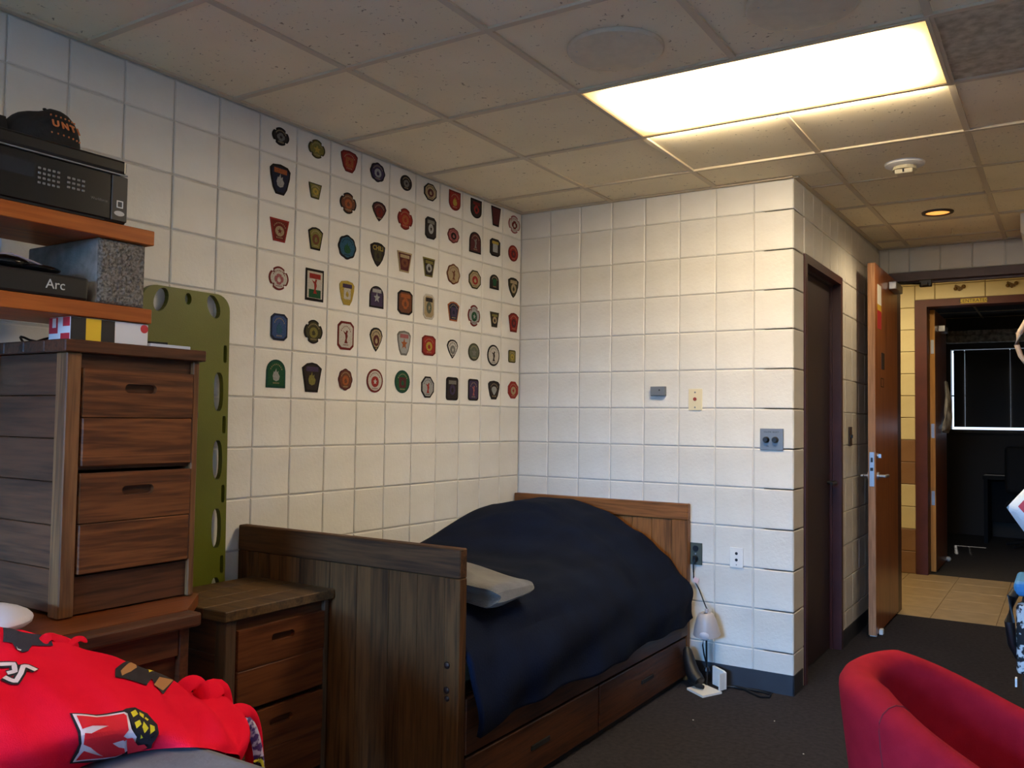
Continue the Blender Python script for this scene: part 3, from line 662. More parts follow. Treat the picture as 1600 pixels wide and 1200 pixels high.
# shape, border, field, top band, emblem shape, emblem colour, label
PD = [[('maltese', 'k', 'dk', None, 'maltese', 'g', 'charcoal and grey cross-shaped cloth patch'), ('maltese', 'dol', 'ol', None, 'star', 'y', 'olive and gold cross-shaped cloth patch'), ('shield', 'dr', 'r', None, 'rrect', 'o', 'red shield cloth patch with orange middle'), ('scallop', 'k', 'pu', None, 'round', 'lg', 'dark scalloped cloth patch with pale centre'), ('round', 'k', 'dk', None, 'round', 'g', 'plain dark round cloth patch'), ('oct', 'k', 't', None, 'round', 'm', 'eight-sided tan cloth patch with black rim'), ('ubot', 'dr', 'r', None, 'flame', 'y', 'bright red shield cloth patch with gold flame'), ('ubot', 'k', 'dk', 'dr', 'maltese', 'r', 'black shield cloth patch with red cross'), ('trap', 'k', 'm', None, None, None, 'plain dark maroon tapered cloth patch'), ('maltese', 'pk', 'w', None, 'maltese', 'dr', 'white and red cross-shaped cloth patch')],
      [('shield', 'k', 'ng', 'o', 'flame', 'lg', 'large black shield cloth patch with white tower'), ('trap', 'dol', 'ol', None, 'round', 'y', 'smallest olive gold shield cloth patch'), ('maltese', 'k', 'br', None, 'round', 'o', 'brown cross-shaped cloth patch with amber centre'), ('drop', 'k', 'm', None, 'round', 'dr', 'dark maroon badge-shaped cloth patch'), ('maltese', 'dr', 'r', None, 'round', 'o', 'vivid red cross-shaped cloth patch'), ('cutrect', 'k', 'dk', 'g', 'round', 'lg', 'black tall cloth patch with grey wheel'), ('scallop', 'm', 'pk', None, 'round', 'k', 'dusty pink round cloth patch with dark hub'), ('arch', 'k', 'm', None, 'figure', 'g', 'dark maroon arched cloth patch'), ('cutrect', 'k', 'dk', 'y', 'band', 'lg', 'dark cloth patch with yellow top band'), ('round', 'dr', 'r', None, 'round', 'm', 'red oval cloth patch next to the corner')],
      [('trap', 'r', 'dr', None, 'round', 't', 'red keystone cloth patch with pale middle'), ('keystone', 'k', 'ol', None, 'round', 'br', 'olive keystone cloth patch with brown ring'), ('scallop', 'k', 'lb', None, 'flame', 'gr', 'blue and green scalloped cloth patch'), ('point', 'k', 'dk', None, 'rrect', 'dol', 'black pointed cloth patch lettered CHILI in yellow'), ('trap', 't', 'm', 't', 'round', 'br', 'maroon cloth patch between tan scroll banners'), ('trap', 'ol', 'dk', 'ol', 'round', 'lg', 'dark tapered cloth patch with olive ends'), ('scallop', 'br', 't', None, 'figure', 'br', 'tan and brown scalloped cloth patch'), ('oct', 'dol', 't', None, 'round', 'r', 'tan cloth patch with red and gold middle'), ('arch', 'k', 'dk', None, 'trap', 'gr', 'small dark cloth patch with green foot'), ('point', 'k', 'dol', 't', 'round', 't', 'dark olive pointed cloth patch next to the corner')],
      [('maltese', 'dr', 'w', None, 'maltese', 'pk', 'white cross-shaped cloth patch with red outlines'), ('rect', 'k', 'w', 'r', 'figure', 'r', 'rectangular red white and green cloth patch'), ('shield', 'y', 'y', 'pu', 'rrect', 'w', 'yellow shield cloth patch with purple top'), ('arch', 'k', 'pu', 'lg', 'star', 'lg', 'blue-grey arched cloth patch'), ('cutrect', 'k', 'br', 'o', 'maltese', 'o', 'rust brown cloth patch with orange cross'), ('cutrect', 'w', 't', 'dk', 'round', 'gg', 'pale cloth patch with black top and red scroll'), ('keystone', 'o', 'ng', None, 'rrect', 'pu', 'navy keystone cloth patch with orange rim'), ('maltese', 'dr', 'lg', None, 'round', 'gr', 'grey oval cloth patch with green middle and red foot'), ('trap', 'dol', 'dk', 'ol', 'round', 't', 'small dark tapered cloth patch with olive band'), ('keystone', 'dr', 'r', None, 'round', 'm', 'red keystone cloth patch next to the corner')],
      [('cutrect', 'ng', 'b', None, 'flame', 'lb', 'blue eight-cornered cloth patch'), ('maltese', 'k', 'dol', None, 'round', 'ol', 'black and olive cross-shaped cloth patch'), ('cutrect', 'dr', 'w', None, 'figure', 'dr', 'white cut-corner cloth patch with red standing figure'), ('drop', 'k', 't', None, 'round', 'm', 'teardrop cloth patch in black and tan'), ('shield', 'g', 'lg', 'pk', 'star', 'o', 'grey shield cloth patch with orange middle'), ('cutrect', 'dr', 'r', None, 'round', 'y', 'squarish red cloth patch with gold middle'), ('drop', 'k', 'w', None, 'round', 'g', 'black and white badge cloth patch'), ('round', 'dol', 'gg', None, 'star', 'g', 'grey-green oval cloth patch'), ('round', 'k', 'w', None, 'figure', 'dk', 'white oval cloth patch with black ring and figure'), ('rrect', 'dol', 'ol', None, 'round', 'y', 'tiny olive rectangular cloth patch')],
      [('arch', 'dg', 'gr', None, 'flame', 'lg', 'green arched cloth patch with white emblem'), ('keystone', 'k', 'dk', 'pu', 'flame', 'ol', 'large black keystone cloth patch with gold flame'), ('scallop', 'm', 'br', None, 'round', 'o', 'round brown and orange cloth patch'), ('round', 'dr', 'w', None, 'round', 'r', 'round white cloth patch with red centre'), ('round', 'dg', 'gr', None, 'rrect', 'm', 'green oval cloth patch'), ('oct', 'k', 'lg', None, 'figure', 'r', 'oval cloth patch in white, yellow and red'), ('rrect', 'k', 'dk', 'g', 'round', 'pu', 'dark upright cloth patch with round seal'), ('rrect', 'k', 'pu', None, 'figure', 'pk', 'purple rounded rectangular cloth patch'), ('shield', 'k', 'dk', None, 'drop', 'lg', 'black and grey five-sided cloth patch'), ('oct', 'r', 'r', None, 'round', 't', 'red angular cloth patch with pale centre')]]
CORD = ('first', 'second', 'third', 'fourth', 'fifth', 'sixth', 'seventh', 'eighth', 'ninth', 'last')
RORD = ('top row', 'second row', 'third row', 'fourth row', 'fifth row', 'bottom row')
def poly_on_wall(b, pts, cy, cz, sw, sh, x0, x1):
    # y increases to the right seen from the room
    b.prism([(x0, cy+px*sw, cz+pz*sh) for px, pz in pts], (x1-x0, 0, 0))
for r_ in range(6):
    for c_ in range(10):
        y, z, w_, h_ = LG[r_][c_]; sh_, bc_, fc_, bandc, es, ec, lab = PD[r_][c_]
        w2, h2 = w_/2, h_/2
        # each patch is stuck a touch crooked
        o = put('cloth_patch', (lambda b: (poly_on_wall(b, outline(sh_), y, z, w2, h2, .0012, .0034), b)[1])(B()), cm(bc_))
        tag(o, lab+', '+CORD[c_]+' of the '+RORD[r_], 'patch', 'cloth patches stuck on the block wall')
        b = B(); poly_on_wall(b, outline(sh_), y, z, w2*.84, h2*.84, .0030, .0040); put('field', b, cm(fc_), o)
        if bandc:
            b = B(); poly_on_wall(b, outline('band'), y, z+h2*.55, w2*.62, h2*.16, .0038, .0046); put('top_band', b, cm(bandc), o)
        if es:
            b = B(); poly_on_wall(b, outline(es), y, z-h2*.08, w2*.46, h2*.46, .0038, .0048); em = put('emblem', b, cm(ec), o)
            if es in ('round', 'maltese', 'rrect'):
                b = B(); poly_on_wall(b, outline('flame' if (r_+c_) % 2 else 'star'), y, z-h2*.08, w2*.24, h2*.26, .0046, .0054); put('motif', b, cm(fc_ if ec not in (fc_,) else bc_), em)
        # stitched lettering: a ring of short stitches, too small to read
        if (r_, c_) == (2, 3):
            text('lettering', 'CHILI', .031, (.0046, y, z+h2*.52), (0, 1, 0), (0, 0, 1), cm('y'), o, .0004, bold=.0006)
        elif not bandc and es and sh_ != 'rect':
            b = B(); lc = 't' if fc_ in ('k', 'dk', 'm', 'dr', 'r', 'b', 'ng', 'pu', 'dol', 'br', 'gr', 'ol', 'gg') else bc_
            for k in range(9):
                a = R(30+k*15); py, pz = y+w2*.66*math.cos(a), z+h2*.66*math.sin(a)
                poly_on_wall(b, outline('band'), py, pz, .0015, .0030, .0038, .0046)
            for k in range(-2, 3):
                poly_on_wall(b, outline('band'), y+k*w2*.14, z-h2*.66, .0015, .0030, .0038, .0046)
            put('lettering', b, cm(lc), o)
        if (r_, c_) == (3, 1):
            b = B(); poly_on_wall(b, outline('band'), y, z-h2*.55, w2*.66, h2*.26, .0038, .0046); put('green_foot', b, cm('gr'), o)

# ------------------------------------------------------------------ rescue board (leans on the left wall)
GREEN = mat('green_plastic', (92, 96, 12), .45, (87, 90, 11), 5, bump=.15, bscale=200)
def board():
    BY0, BY1, BZ0, BZ1, T = -2.572, -2.190, .02, 1.812, .022
    cy = (BY0+BY1)/2
    b = B()
    # outer outline with rounded shoulders, slightly narrower towards the foot
    W = (BY1-BY0)/2
    out = []
    for cy_, cz_, a0 in ((W-.06, BZ1-.06, 0), (-W+.06, BZ1-.06, 90)):
        for q in range(7): a = R(a0+q*15); out.append((cy_+.06*math.cos(a), cz_+.06*math.sin(a)))
    out += [(-W+.004, BZ0+.03), (-W+.05, BZ0), (W-.05, BZ0), (W-.004, BZ0+.03)]
    holes = []
    def oval(c, z, rx, rz, rot=0, n=20, pw=1):
        ps = []
        for k in range(n):
            a = 2*PI*k/n; ca, sa = math.cos(a), math.sin(a)
            px = rx*math.copysign(abs(ca)**pw, ca); pz = rz*math.copysign(abs(sa)**pw, sa)
            ps.append((c+px*math.cos(rot)-pz*math.sin(rot), z+px*math.sin(rot)+pz*math.cos(rot)))
        return ps
    for s in (-1, 1):
        holes.append(oval(s*.115, 1.762, .028, .046, -s*R(22)*-1))
        for z in (1.438, 1.178, .919, .66, .40, .16): holes.append(oval(s*.144, z, .022, .075, pw=.75))
        for z in (1.585, 1.312, 1.048, .78, .53, .28): holes.append(oval(s*.172, z, .008, .034, pw=.4))
    holes.append(oval(0, 1.778, .014, .022))
    bm = b.bm
    edges = []
    for lp in [out]+holes:
        vs_ = [bm.verts.new((0, p_[0], p_[1])) for p_ in lp]
        for i in range(len(vs_)): edges.append(bm.edges.new((vs_[i], vs_[(i+1) % len(vs_)])))
    bmesh.ops.triangle_fill(bm, use_beauty=True, use_dissolve=False, edges=edges)
    # drop faces that filled the holes
    def inside(pt, poly):
        c = False; n = len(poly)
        for i in range(n):
            (x1, y1), (x2, y2) = poly[i], poly[(i+1) % n]
            if (y1 > pt[1]) != (y2 > pt[1]) and pt[0] < (x2-x1)*(pt[1]-y1)/(y2-y1)+x1: c = not c
        return c
    kill = [f for f in bm.faces if any(inside((f.calc_center_median().y, f.calc_center_median().z), h) for h in holes)]
    bmesh.ops.delete(bm, geom=kill, context='FACES_ONLY')
    r = bmesh.ops.extrude_face_region(bm, geom=list(bm.faces))
    bmesh.ops.translate(bm, vec=(T, 0, 0), verts=[g for g in r['geom'] if isinstance(g, bmesh.types.BMVert)])
    for v in bm.verts:
        v.co.y += cy; v.co.x += .012+.03*(1-v.co.z/BZ1)
    o = put('rescue_board', b, GREEN)
    tag(o, 'lime green plastic rescue backboard with hand holes leaning on the wall', 'backboard')
    put('strap_clip', B().box(.058, .075, -2.37, -2.35, 1.335, 1.36, .004), BLACK, o, label='small black strap clip')
board()

# ------------------------------------------------------------------ wooden chests
WY = wood('oak_grain_y', (118, 68, 34), (76, 42, 22), 1, var=.10, coarse=True)
WYD = wood('dark_oak_grain_y', (84, 48, 27), (50, 28, 17), 1, var=.12)
WX = wood('oak_grain_x', (92, 56, 34), (60, 36, 22), 0, var=.14)
WZ = wood('oak_grain_z', (130, 88, 52), (88, 56, 34), 2, var=.12)
WT = wood('worn_top_grain', (96, 70, 42), (62, 44, 26), 0, var=.10, rough=.6)
def chest(name, label, x1, y0, y1, z0, hgt, xb=.09, scale=1.0, top=WYD, facem=WY, postm=WZ):
    """two-drawer chest, front faces +x; each drawer front is made of two boards with a carved grip"""
    e = empty(name, ((xb+x1)/2, (y0+y1)/2, z0), label, 'chest of drawers')
    zt = z0+hgt; T = .034
    ov = .014
    # top: boards running along x
    if True:
        n = 4
        for k in range(n):
            a = xb+(x1+ov-xb)*k/n; c = xb+(x1+ov-xb)*(k+1)/n
            put('top_board', B().box(a+.0004, c-.0004, y0-ov, y1+ov, zt-T, zt, .003), top, e)
    pw = .044
    for (a, c) in ((y0, y0+pw), (y1-pw*.5, y1)):
        put('corner_post', B().box(x1-pw*1.15, x1, a, c, z0, zt-T-.0005, .003), postm, e)
        put('corner_post', B().box(xb, xb+pw, a, c, z0, zt-T-.0005, .003), postm, e)
    # side boards (facing -y and +y)
    n = 6; hh = (zt-T-z0-.01)/n
    for k in range(n):
        put('side_board', B().box(xb+pw+.0005, x1-pw*1.15-.0005, y0+.008, y0+.024, z0+.01+k*hh+.001, z0+.01+(k+1)*hh-.001, .002), WX, e)
    put('side_panel', B().box(xb+pw+.0005, x1-pw*1.15-.0005, y1-.020, y1-.006, z0+.01, zt-T-.001), WX, e)
    put('back_panel', B().box(xb-.006, xb-.0005, y0, y1, z0, zt-T-.001), WX, e)
    fy0, fy1 = y0+pw+.001, y1-pw*.5-.001
    put('rail', B().box(x1-.035, x1-.014, fy0, fy1, zt-T-.042, zt-T-.001), WYD, e)
    put('rail', B().box(x1-.035, x1-.018, fy0, fy1, z0+.395*(hgt/.75), z0+.405*(hgt/.75)), WYD, e)
    put('base_rail', B().box(x1-.035, x1-.012, fy0, fy1, z0+.004, z0+.105*(hgt/.75)), WYD, e)
    put('carcass', B().box(xb+.02, x1-.04, fy0+.02, fy1-.02, z0+.012, z0+.02), BLACKM, e)
    q = hgt/.75
    for (d0, d1) in ((z0+.405*q, z0+.675*q), (z0+.112*q, z0+.386*q)):
        mid = (d0+d1)/2
        hy = (fy0+fy1)/2; hz = mid+(d1-mid)*.62
        dr = put('drawer', B().box(x1-.034, x1-.012, fy0+.008, fy1-.006, d0, d1), WYD, e)
        # two boards with a groove between them
        put('front_board', B().box(x1-.012, x1+.004, fy0+.004, fy1-.003, d0, mid-.0012, .003), facem, dr)
        # upper board with the grip cut through it
        a, c = fy0+.004, fy1-.003; g0, g1 = hy-.052, hy+.052; h0, h1 = hz-.014, hz+.013
        b = B()
        # outline split in four pieces around a rounded slot
        bm = b.bm; es = []
        def loop(ps):
            vs_ = [bm.verts.new((x1-.012, p_[0], p_[1])) for p_ in ps]
            for i in range(len(vs_)): es.append(bm.edges.new((vs_[i], vs_[(i+1) % len(vs_)])))
        loop([(a, mid+.0012), (c, mid+.0012), (c, d1), (a, d1)])
        sl = []
        for k in range(9): t = R(-90+k*22.5); sl.append((g1-.014+.014*math.cos(t), hz+.013*math.sin(t)))
        for k in range(9): t = R(90+k*22.5); sl.append((g0+.014+.014*math.cos(t), hz+.013*math.sin(t)))
        loop(sl)
        bmesh.ops.triangle_fill(bm, use_beauty=True, use_dissolve=False, edges=es)
        kill = [f for f in bm.faces if g0+.01 < f.calc_center_median().y < g1-.01 and abs(f.calc_center_median().z-hz) < .0125 and all(abs(v.co.z-hz) < .0135 and g0-.001 < v.co.y < g1+.001 for v in f.verts)]
        bmesh.ops.delete(bm, geom=kill, context='FACES_ONLY')
        r = bmesh.ops.extrude_face_region(bm, geom=list(bm.faces))
        bmesh.ops.translate(bm, vec=(.016, 0, 0), verts=[g for g in r['geom'] if isinstance(g, bmesh.types.BMVert)])
        put('front_board', b, facem, dr)
        put('grip', B().box(x1-.0125, x1-.0105, g0+.002, g1-.002, hz-.012, hz+.012), BLACKM if False else WYD, dr)
    return e
chest('bedside_chest', 'worn oak two-drawer chest standing between the bed foot and the desk', .52, -2.572, -2.112, 0, .725, xb=.10, top=WT, postm=wood('grey_brown_post', (84, 64, 48), (56, 42, 32), 2, var=.06), facem=wood('red_oak_grain_y', (104, 58, 32), (70, 36, 20), 1, var=.08))
chest('stacked_chest', 'tall-standing oak two-drawer chest set on top of the desk', .50, -3.112, -2.683, .793, .754, xb=.10)
# desk under the stacked chest
e = empty('desk', (.38, -3.4, 0), 'low wooden desk unit carrying the stacked chest', 'desk')
WR = wood('reddish_desk_top', (122, 62, 28), (88, 42, 20), 1, var=.05, rough=.35)
put('worktop', B().prism([(.09, -3.95, .757), (.655, -3.95, .757), (.655, -2.822, .757), (.49, -2.655, .757), (.09, -2.655, .757)], (0, 0, .034)), WR, e)
put('front_edge', B().box(.656, .712, -3.95, -2.815, .752, .7905, .007, 2), WYD, e)
put('front_panel', B().box(.655, .670, -3.93, -2.87, .02, .7515), WYD, e)
put('rail', B().box(.67, .684, -3.93, -2.87, .675, .7515, .002), WYD, e)
put('corner_post', B().box(.645, .688, -2.868, -2.838, 0, .7515, .002), WX, e)
put('side_panel', B().box(.10, .644, -2.862, -2.845, .0, .7565), BLACKM, e)
put('side_panel', B().box(.10, .655, -3.95, -3.932, 0, .7565), WYD, e)

# ------------------------------------------------------------------ shelf boards, block, things on them
SH = wood('orange_shelf_wood', (184, 100, 40), (150, 76, 28), 1, rough=.4, var=.02, scale=.7)
s1 = tag(put('shelf_board', B().box(.20, .50, -3.78, -2.857, 1.6135, 1.656, .002), SH), 'orange wooden shelf board under the concrete block', 'shelf board', 'orange shelf boards')
s2 = tag(put('shelf_board', B().box(.20, .50, -3.78, -2.856, 1.846, 1.889, .002), SH), 'orange wooden shelf board carrying the black printer', 'shelf board', 'orange shelf boards')
CONC = mat('concrete', (146, 136, 122), .95, (84, 76, 66), 130, bump=1.6, bscale=260, mix=(.35, .6))
CONS = mat('smooth_concrete', (138, 130, 120), .9, (116, 108, 98), 30, bump=.5, bscale=220)
for (y0, y1, lb) in ((-3.022, -2.872, 'grey rough concrete block at the right end between the shelf boards'), (-3.76, -3.61, 'grey concrete block at the far left end between the shelf boards')):
    o = tag(put('concrete_block', B().box(.12, .478, y0, y1, 1.657, 1.845, .006, 2), CONS), lb, 'concrete block', 'concrete blocks holding the shelf boards')
    b = B()
    # rough split face built as a jittered grid
    g = []
    n1, n2 = 22, 26
    for i in range(n1+1):
        rr = []
        for j in range(n2+1):
            ed = (i in (0, n1)) or (j in (0, n2))
            rr.append(b.bm.verts.new((.478+(.004 if ed else .010+random.uniform(-.0035, .0035)), y0+.003+(y1-y0-.006)*i/n1, 1.660+.182*j/n2)))
        g.append(rr)
    for i in range(n1):
        for j in range(n2): b.bm.faces.new((g[i][j], g[i+1][j], g[i+1][j+1], g[i][j+1]))
    ring = [g[i][0] for i in range(n1+1)]+[g[n1][j] for j in range(1, n2+1)]+[g[i][n2] for i in range(n1-1, -1, -1)]+[g[0][j] for j in range(n2-1, 0, -1)]
    bot = [b.bm.verts.new((.470, v.co.y, v.co.z)) for v in ring]
    for i in range(len(ring)): b.bm.faces.new((ring[i], ring[(i+1) % len(ring)], bot[(i+1) % len(ring)], bot[i]))
    put('rough_face', b, CONC, o)
# lower black box and gadget
o = tag(put('receiver_box', B().box(.24, .49, -3.46, -3.050, 1.657, 1.722, .008, 2), BLACK), 'flat black electronics box between the two orange shelf boards', 'electronics')
text('lettering', 'Arc', .036, (.4905, -3.145, 1.69), (0, 1, 0), (0, 0, 1), mat('pale_print', (190, 188, 180), .4), o)
e = empty('game_controller', (.38, -3.25, 1.723), 'glossy black controller with trailing lead on the flat black box', 'controller')
GL = mat('gloss_black', (14, 14, 16), .12)
put('body', B().sph((.42, -3.245, 1.743), .045, (.8, 1.5, .42), 20, 12), GL, e, True)
put('grip', B().sph((.44, -3.16, 1.735), .028, (1.0, 2.0, .42), 16, 10), GL, e, True)
put('grip', B().sph((.37, -3.34, 1.738), .028, (1.4, 1.5, .5), 16, 10), GL, e, True)
put('trim', B().tube([(.455, -3.31, 1.752), (.462, -3.25, 1.760), (.460, -3.19, 1.748), (.455, -3.15, 1.738)], .0028), mat('silver_trim', (200, 190, 200), .25, metal=.6), e, True)
put('lead', B().tube([(.40, -3.40, 1.735), (.44, -3.44, 1.727), (.47, -3.40, 1.726), (.47, -3.33, 1.7255), (.45, -3.27, 1.7255)], .003), BLACK, e, True)
# printer
e = empty('printer', (.3, -3.17, 1.89), 'black office printer with keypad panel on the upper shelf board', 'printer')
put('body', B().box(.11, .486, -3.40, -2.942, 1.8925, 2.033, .006, 2), BLACK, e)
put('front_panel', B().box(.486, .492, -3.392, -2.995, 1.900, 2.028, .002), mat('panel_black', (15, 15, 17), .3), e)
put('side_bezel', B().box(.486, .494, -2.993, -2.944, 1.898, 2.028, .002), mat('charcoal_plastic', (40, 39, 40), .45), e)
put('seam_line', B().box(.484, .4885, -3.40, -2.942, 2.033, 2.037), GREYM, e)
put('scanner_lid', B().box(.11, .486, -3.40, -2.942, 2.038, 2.078, .008, 2), BLACK, e)
put('feeder', B().prism([(.13, -3.42, 2.078), (.42, -3.42, 2.078), (.40, -3.42, 2.135), (.15, -3.42, 2.135)], (0, .175, 0)), BLACK, e)
put('paper_tray', B().box(.40, .487, -3.36, -3.01, 1.893, 1.899), BLACKM, e)
put('control_screen', B().box(.492, .4935, -3.30, -3.215, 1.965, 2.005), mat('screen_dark', (44, 46, 50), .15), e)
KEY = mat('key_grey', (120, 120, 118), .5)
for i in range(4):
    for j in range(5):
        put('key', B().box(.492, .4945, -3.205+j*.013, -3.197+j*.013, 1.952+i*.013, 1.958+i*.013, .001), KEY, e)
for i in range(3):
    for j in range(4):
        put('key', B().box(.492, .4945, -3.125+j*.014, -3.116+j*.014, 1.958+i*.013, 1.964+i*.013, .001), KEY, e)
for y, z in ((-3.355, 2.0), (-3.325, 1.975)): put('button', B().cyl((.492, y, z), (.496, y, z), .006), WHITEP, e)
put('label_sticker', B().prism([(.494, -2.969+.016*math.cos(2*PI*k/20), 1.920+.0075*math.sin(2*PI*k/20)) for k in range(20)], (.0006, 0, 0)), mat('silver_sticker', (180, 178, 172), .4), e)
b = B()
for a in ((-2.978, -2.958, 1.936, 1.939), (-2.978, -2.958, 1.954, 1.957), (-2.978, -2.975, 1.936, 1.957), (-2.961, -2.958, 1.936, 1.957)): b.box(.494, .4948, *a)
put('symbol', b, PAPER, e)
put('side_sticker', B().box(.486, .4868, -2.952, -2.948, 2.041, 2.074), mat('cream_print', (230, 222, 190), .5), e)
text('lettering', 'EPSON', .026, (.4125, -3.306, 2.108), (0, 1, 0), (-.1, 0, 1), KEY, e, .0004)
text('lettering', 'Workforce', .011, (.4925, -3.03, 1.948), (0, 1, 0), (0, 0, 1), KEY, e, .0002)
# cap on the printer
def cap():
    cx, cy, z0 = .36, -3.132, 2.0795
    e = empty('baseball_cap', (cx, cy, z0), 'black baseball cap with orange lettering lying on the printer', 'cap')
    b = B(); n = 28; rings = []
    for j in range(9):
        t = j/8; ph = t*PI/2
        rr = []
        for k in range(n):
            a = 2*PI*k/n
            r = math.cos(ph)**.7
            x = cx+.085*r*math.cos(a); y = cy+.108*r*math.sin(a)
            z = z0+.002+.118*math.sin(ph)**.9
            # peak sits forward, back of the crown slumps
            z -= max(0, -math.sin(a))*.018*math.sin(ph); 
            y += .012*math.sin(ph)
            z += .004*math.sin(3*a)*math.sin(2*ph)
            rr.append(b.bm.verts.new((x, y, z)))
        rings.append(rr)
    for j in range(8):
        for k in range(n): b.bm.faces.new((rings[j][k], rings[j][(k+1) % n], rings[j+1][(k+1) % n], rings[j+1][k]))
    CF = mat('black_felt', (22, 20, 22), .85, (16, 15, 17), 30, bump=.4)
    put('crown', b, CF, e, True)
    put('button', B().sph((cx, cy+.012, z0+.121), .006, (1, 1, .6), 10, 6), CF, e, True)
    b = B(); g = []
    for i in range(13):
        rr = []
        for j in range(7):
            a = R(-62+124*i/12); t = j/6
            r = 1+.72*t*math.cos(a*1.05)**.6 if math.cos(a*1.05) > 0 else 1
            x = cx+.084*math.sin(a)*(1+.05*t); y = cy+.092*math.cos(a)*r
            rr.append(b.bm.verts.new((x, y, z0+.012+.010*math.cos(a*1.4)*(1-t*.3)-.008*t)))
        g.append(rr)
    for i in range(12):
        for j in range(6): b.bm.faces.new((g[i][j], g[i+1][j], g[i+1][j+1], g[i][j+1]))
    o = put('visor', b, CF, e, True); md = o.modifiers.new('s', 'SOLIDIFY'); md.thickness = .003
    OR = mat('orange_thread', (206, 120, 70), .7)
    d = Vector((math.cos(R(35)), math.sin(R(35)), 0))
    for i, ch in enumerate('UNTI'):
        a = R(-6+i*15); n_ = Vector((math.cos(a)*.115, math.sin(a)*.085, 0)).normalized()
        p = Vector((cx+.0785*math.cos(a), cy+.010+.100*math.sin(a), z0+.062))+n_*.003
        text('lettering', ch, .028, p+n_*.001, (-n_.y, n_.x, 0), (-.42*n_.x, -.42*n_.y, 1), OR, e, .0015, bold=.0008)
    b = B()
    for i in range(7):
        a = R(-10+i*9); 
        for zz, sc_ in ((.088, .84), (.036, 1.0)):
            b.sph((cx+.082*sc_*math.cos(a), cy+.008+.107*sc_*math.sin(a), z0+zz), .0028, (1, 1, 1), 6, 5)
    put('stitched_dots', b, OR, e)
cap()
# box under the lower shelf board
RD = mat('print_red', (190, 34, 46), .5); YL = mat('print_yellow', (228, 180, 28), .5); BKP = mat('print_black', (22, 20, 22), .45)
o = tag(put('game_box', B().box(.385, .49, -3.100, -2.861, 1.5475, 1.6115, .0015), mat('print_white', (218, 212, 208), .5)), 'thin box printed red, black, yellow and white propping the lower shelf board', 'box')
put('black_print', B().box(.49, .4906, -3.099, -3.055, 1.549, 1.610), BKP, o); put('black_print', B().box(.49, .4906, -3.010, -2.968, 1.549, 1.610), BKP, o)
put('yellow_print', B().box(.49, .4906, -3.055, -3.010, 1.549, 1.610), YL, o)
put('red_dot', B().prism([(.4901, -2.874+.0125*math.cos(2*PI*k/20), 1.597+.0125*math.sin(2*PI*k/20)) for k in range(20)], (.0006, 0, 0)), RD, o)
put('red_print', B().box(.388, .43, -3.1006, -3.100, 1.566, 1.610).box(.455, .488, -3.1006, -3.100, 1.585, 1.610).box(.445, .488, -3.1006, -3.100, 1.549, 1.566), RD, o)
put('white_print', B().box(.405, .422, -3.1012, -3.1006, 1.582, 1.608), PAPER, o)
tag(put('booklet', B().box(.40, .492, -2.853, -2.713, 1.5475, 1.5575, .001), mat('grey_white_cover', (190, 192, 200), .5)), 'thin pale booklet lying on the stacked chest', 'booklet')
tag(put('pen', B().cyl((.44, -2.85, 1.563), (.47, -2.78, 1.562), .004), BLACK), 'short black pen on the thin pale booklet', 'pen')
pts = []
for k in range(26):
    t = k/25; pts.append((.40+.03*math.sin(t*9), -3.10-.0-.0*t+.0, 1.552))
tag(put('coiled_cable', B().tube([(.18+.30*t/24-.02, -3.045-.03*math.sin(t*.5), 1.5525+.016*abs(math.sin(t*.55))) for t in range(20)], .0035), BLACK, None, True), 'thin black cable curling on the stacked chest under the shelf', 'cable')

# ------------------------------------------------------------------ bed
bed = empty('bed', (.55, -1.07, 0), 'wooden single bed with plank footboard and headboard in the wall corner', 'bed')
BX0, BX1, BF, BH, BZ = .012, 1.092, -2.10, -.012, .917
FP = wood('footboard_planks', (98, 62, 32), (62, 38, 19), 2, var=.22, rough=.7, spec=.15)
FR = wood('footboard_rail', (88, 56, 30), (56, 34, 18), 0, var=.05, rough=.65, spec=.2)
fb = put('footboard', B().box(BX0+.04, BX1-.05, BF+.022, BF+.030, .03, BZ-.09), WYD, bed)
put('top_rail', B().box(BX0, BX1, BF, BF+.042, BZ-.098, BZ, .004), FR, fb)
put('post', B().box(BX0, BX0+.052, BF+.001, BF+.042, 0, BZ-.0985, .003), FP, fb)
put('post', B().box(BX1-.062, BX1, BF+.001, BF+.042, 0, BZ-.0985, .003), FP, fb)
ed = [BX0+.0525, .125, .19, .27, .345, .43, .503, .570, .636, .702, .784, .836, .911, 1.0295]
for i in range(len(ed)-1):
    dz = random.uniform(-.0012, .0012)
    put('plank', B().box(ed[i]+.0006, ed[i+1]-.0006, BF+.006+dz, BF+.022, .03, BZ-.099, .0015), FP, fb)
put('bolt', B().sph((1.045, BF, .533), .012, (1, .6, 1), 12, 8), mat('dark_bolt', (40, 22, 18), .35), fb)
put('bolt', B().sph((1.045, BF, .452), .012, (1, .6, 1), 12, 8), mat('dark_bolt', (40, 22, 18), .35), fb)
put('bolt', B().sph((1.047, BF, .425), .010, (1, .6, 1), 12, 8), mat('dark_bolt', (40, 22, 18), .35), fb)
FPH = wood('headboard_planks', (140, 90, 46), (96, 60, 30), 2, var=.10)
FRH = wood('headboard_rail', (136, 86, 44), (92, 56, 28), 0, var=.05)
hb = put('headboard', B().box(BX0+.04, BX1-.05, -.034, -.024, .03, BZ-.09), WYD, bed)
put('top_rail', B().box(BX0, BX1, -.058, -.014, BZ-.085, BZ, .004), FRH, hb)
put('post', B().box(BX0, BX0+.07, -.056, -.014, 0, BZ-.0855, .003), FPH, hb)
put('post', B().box(BX1-.09, BX1, -.056, -.014, 0, BZ-.0855, .003), FPH, hb)
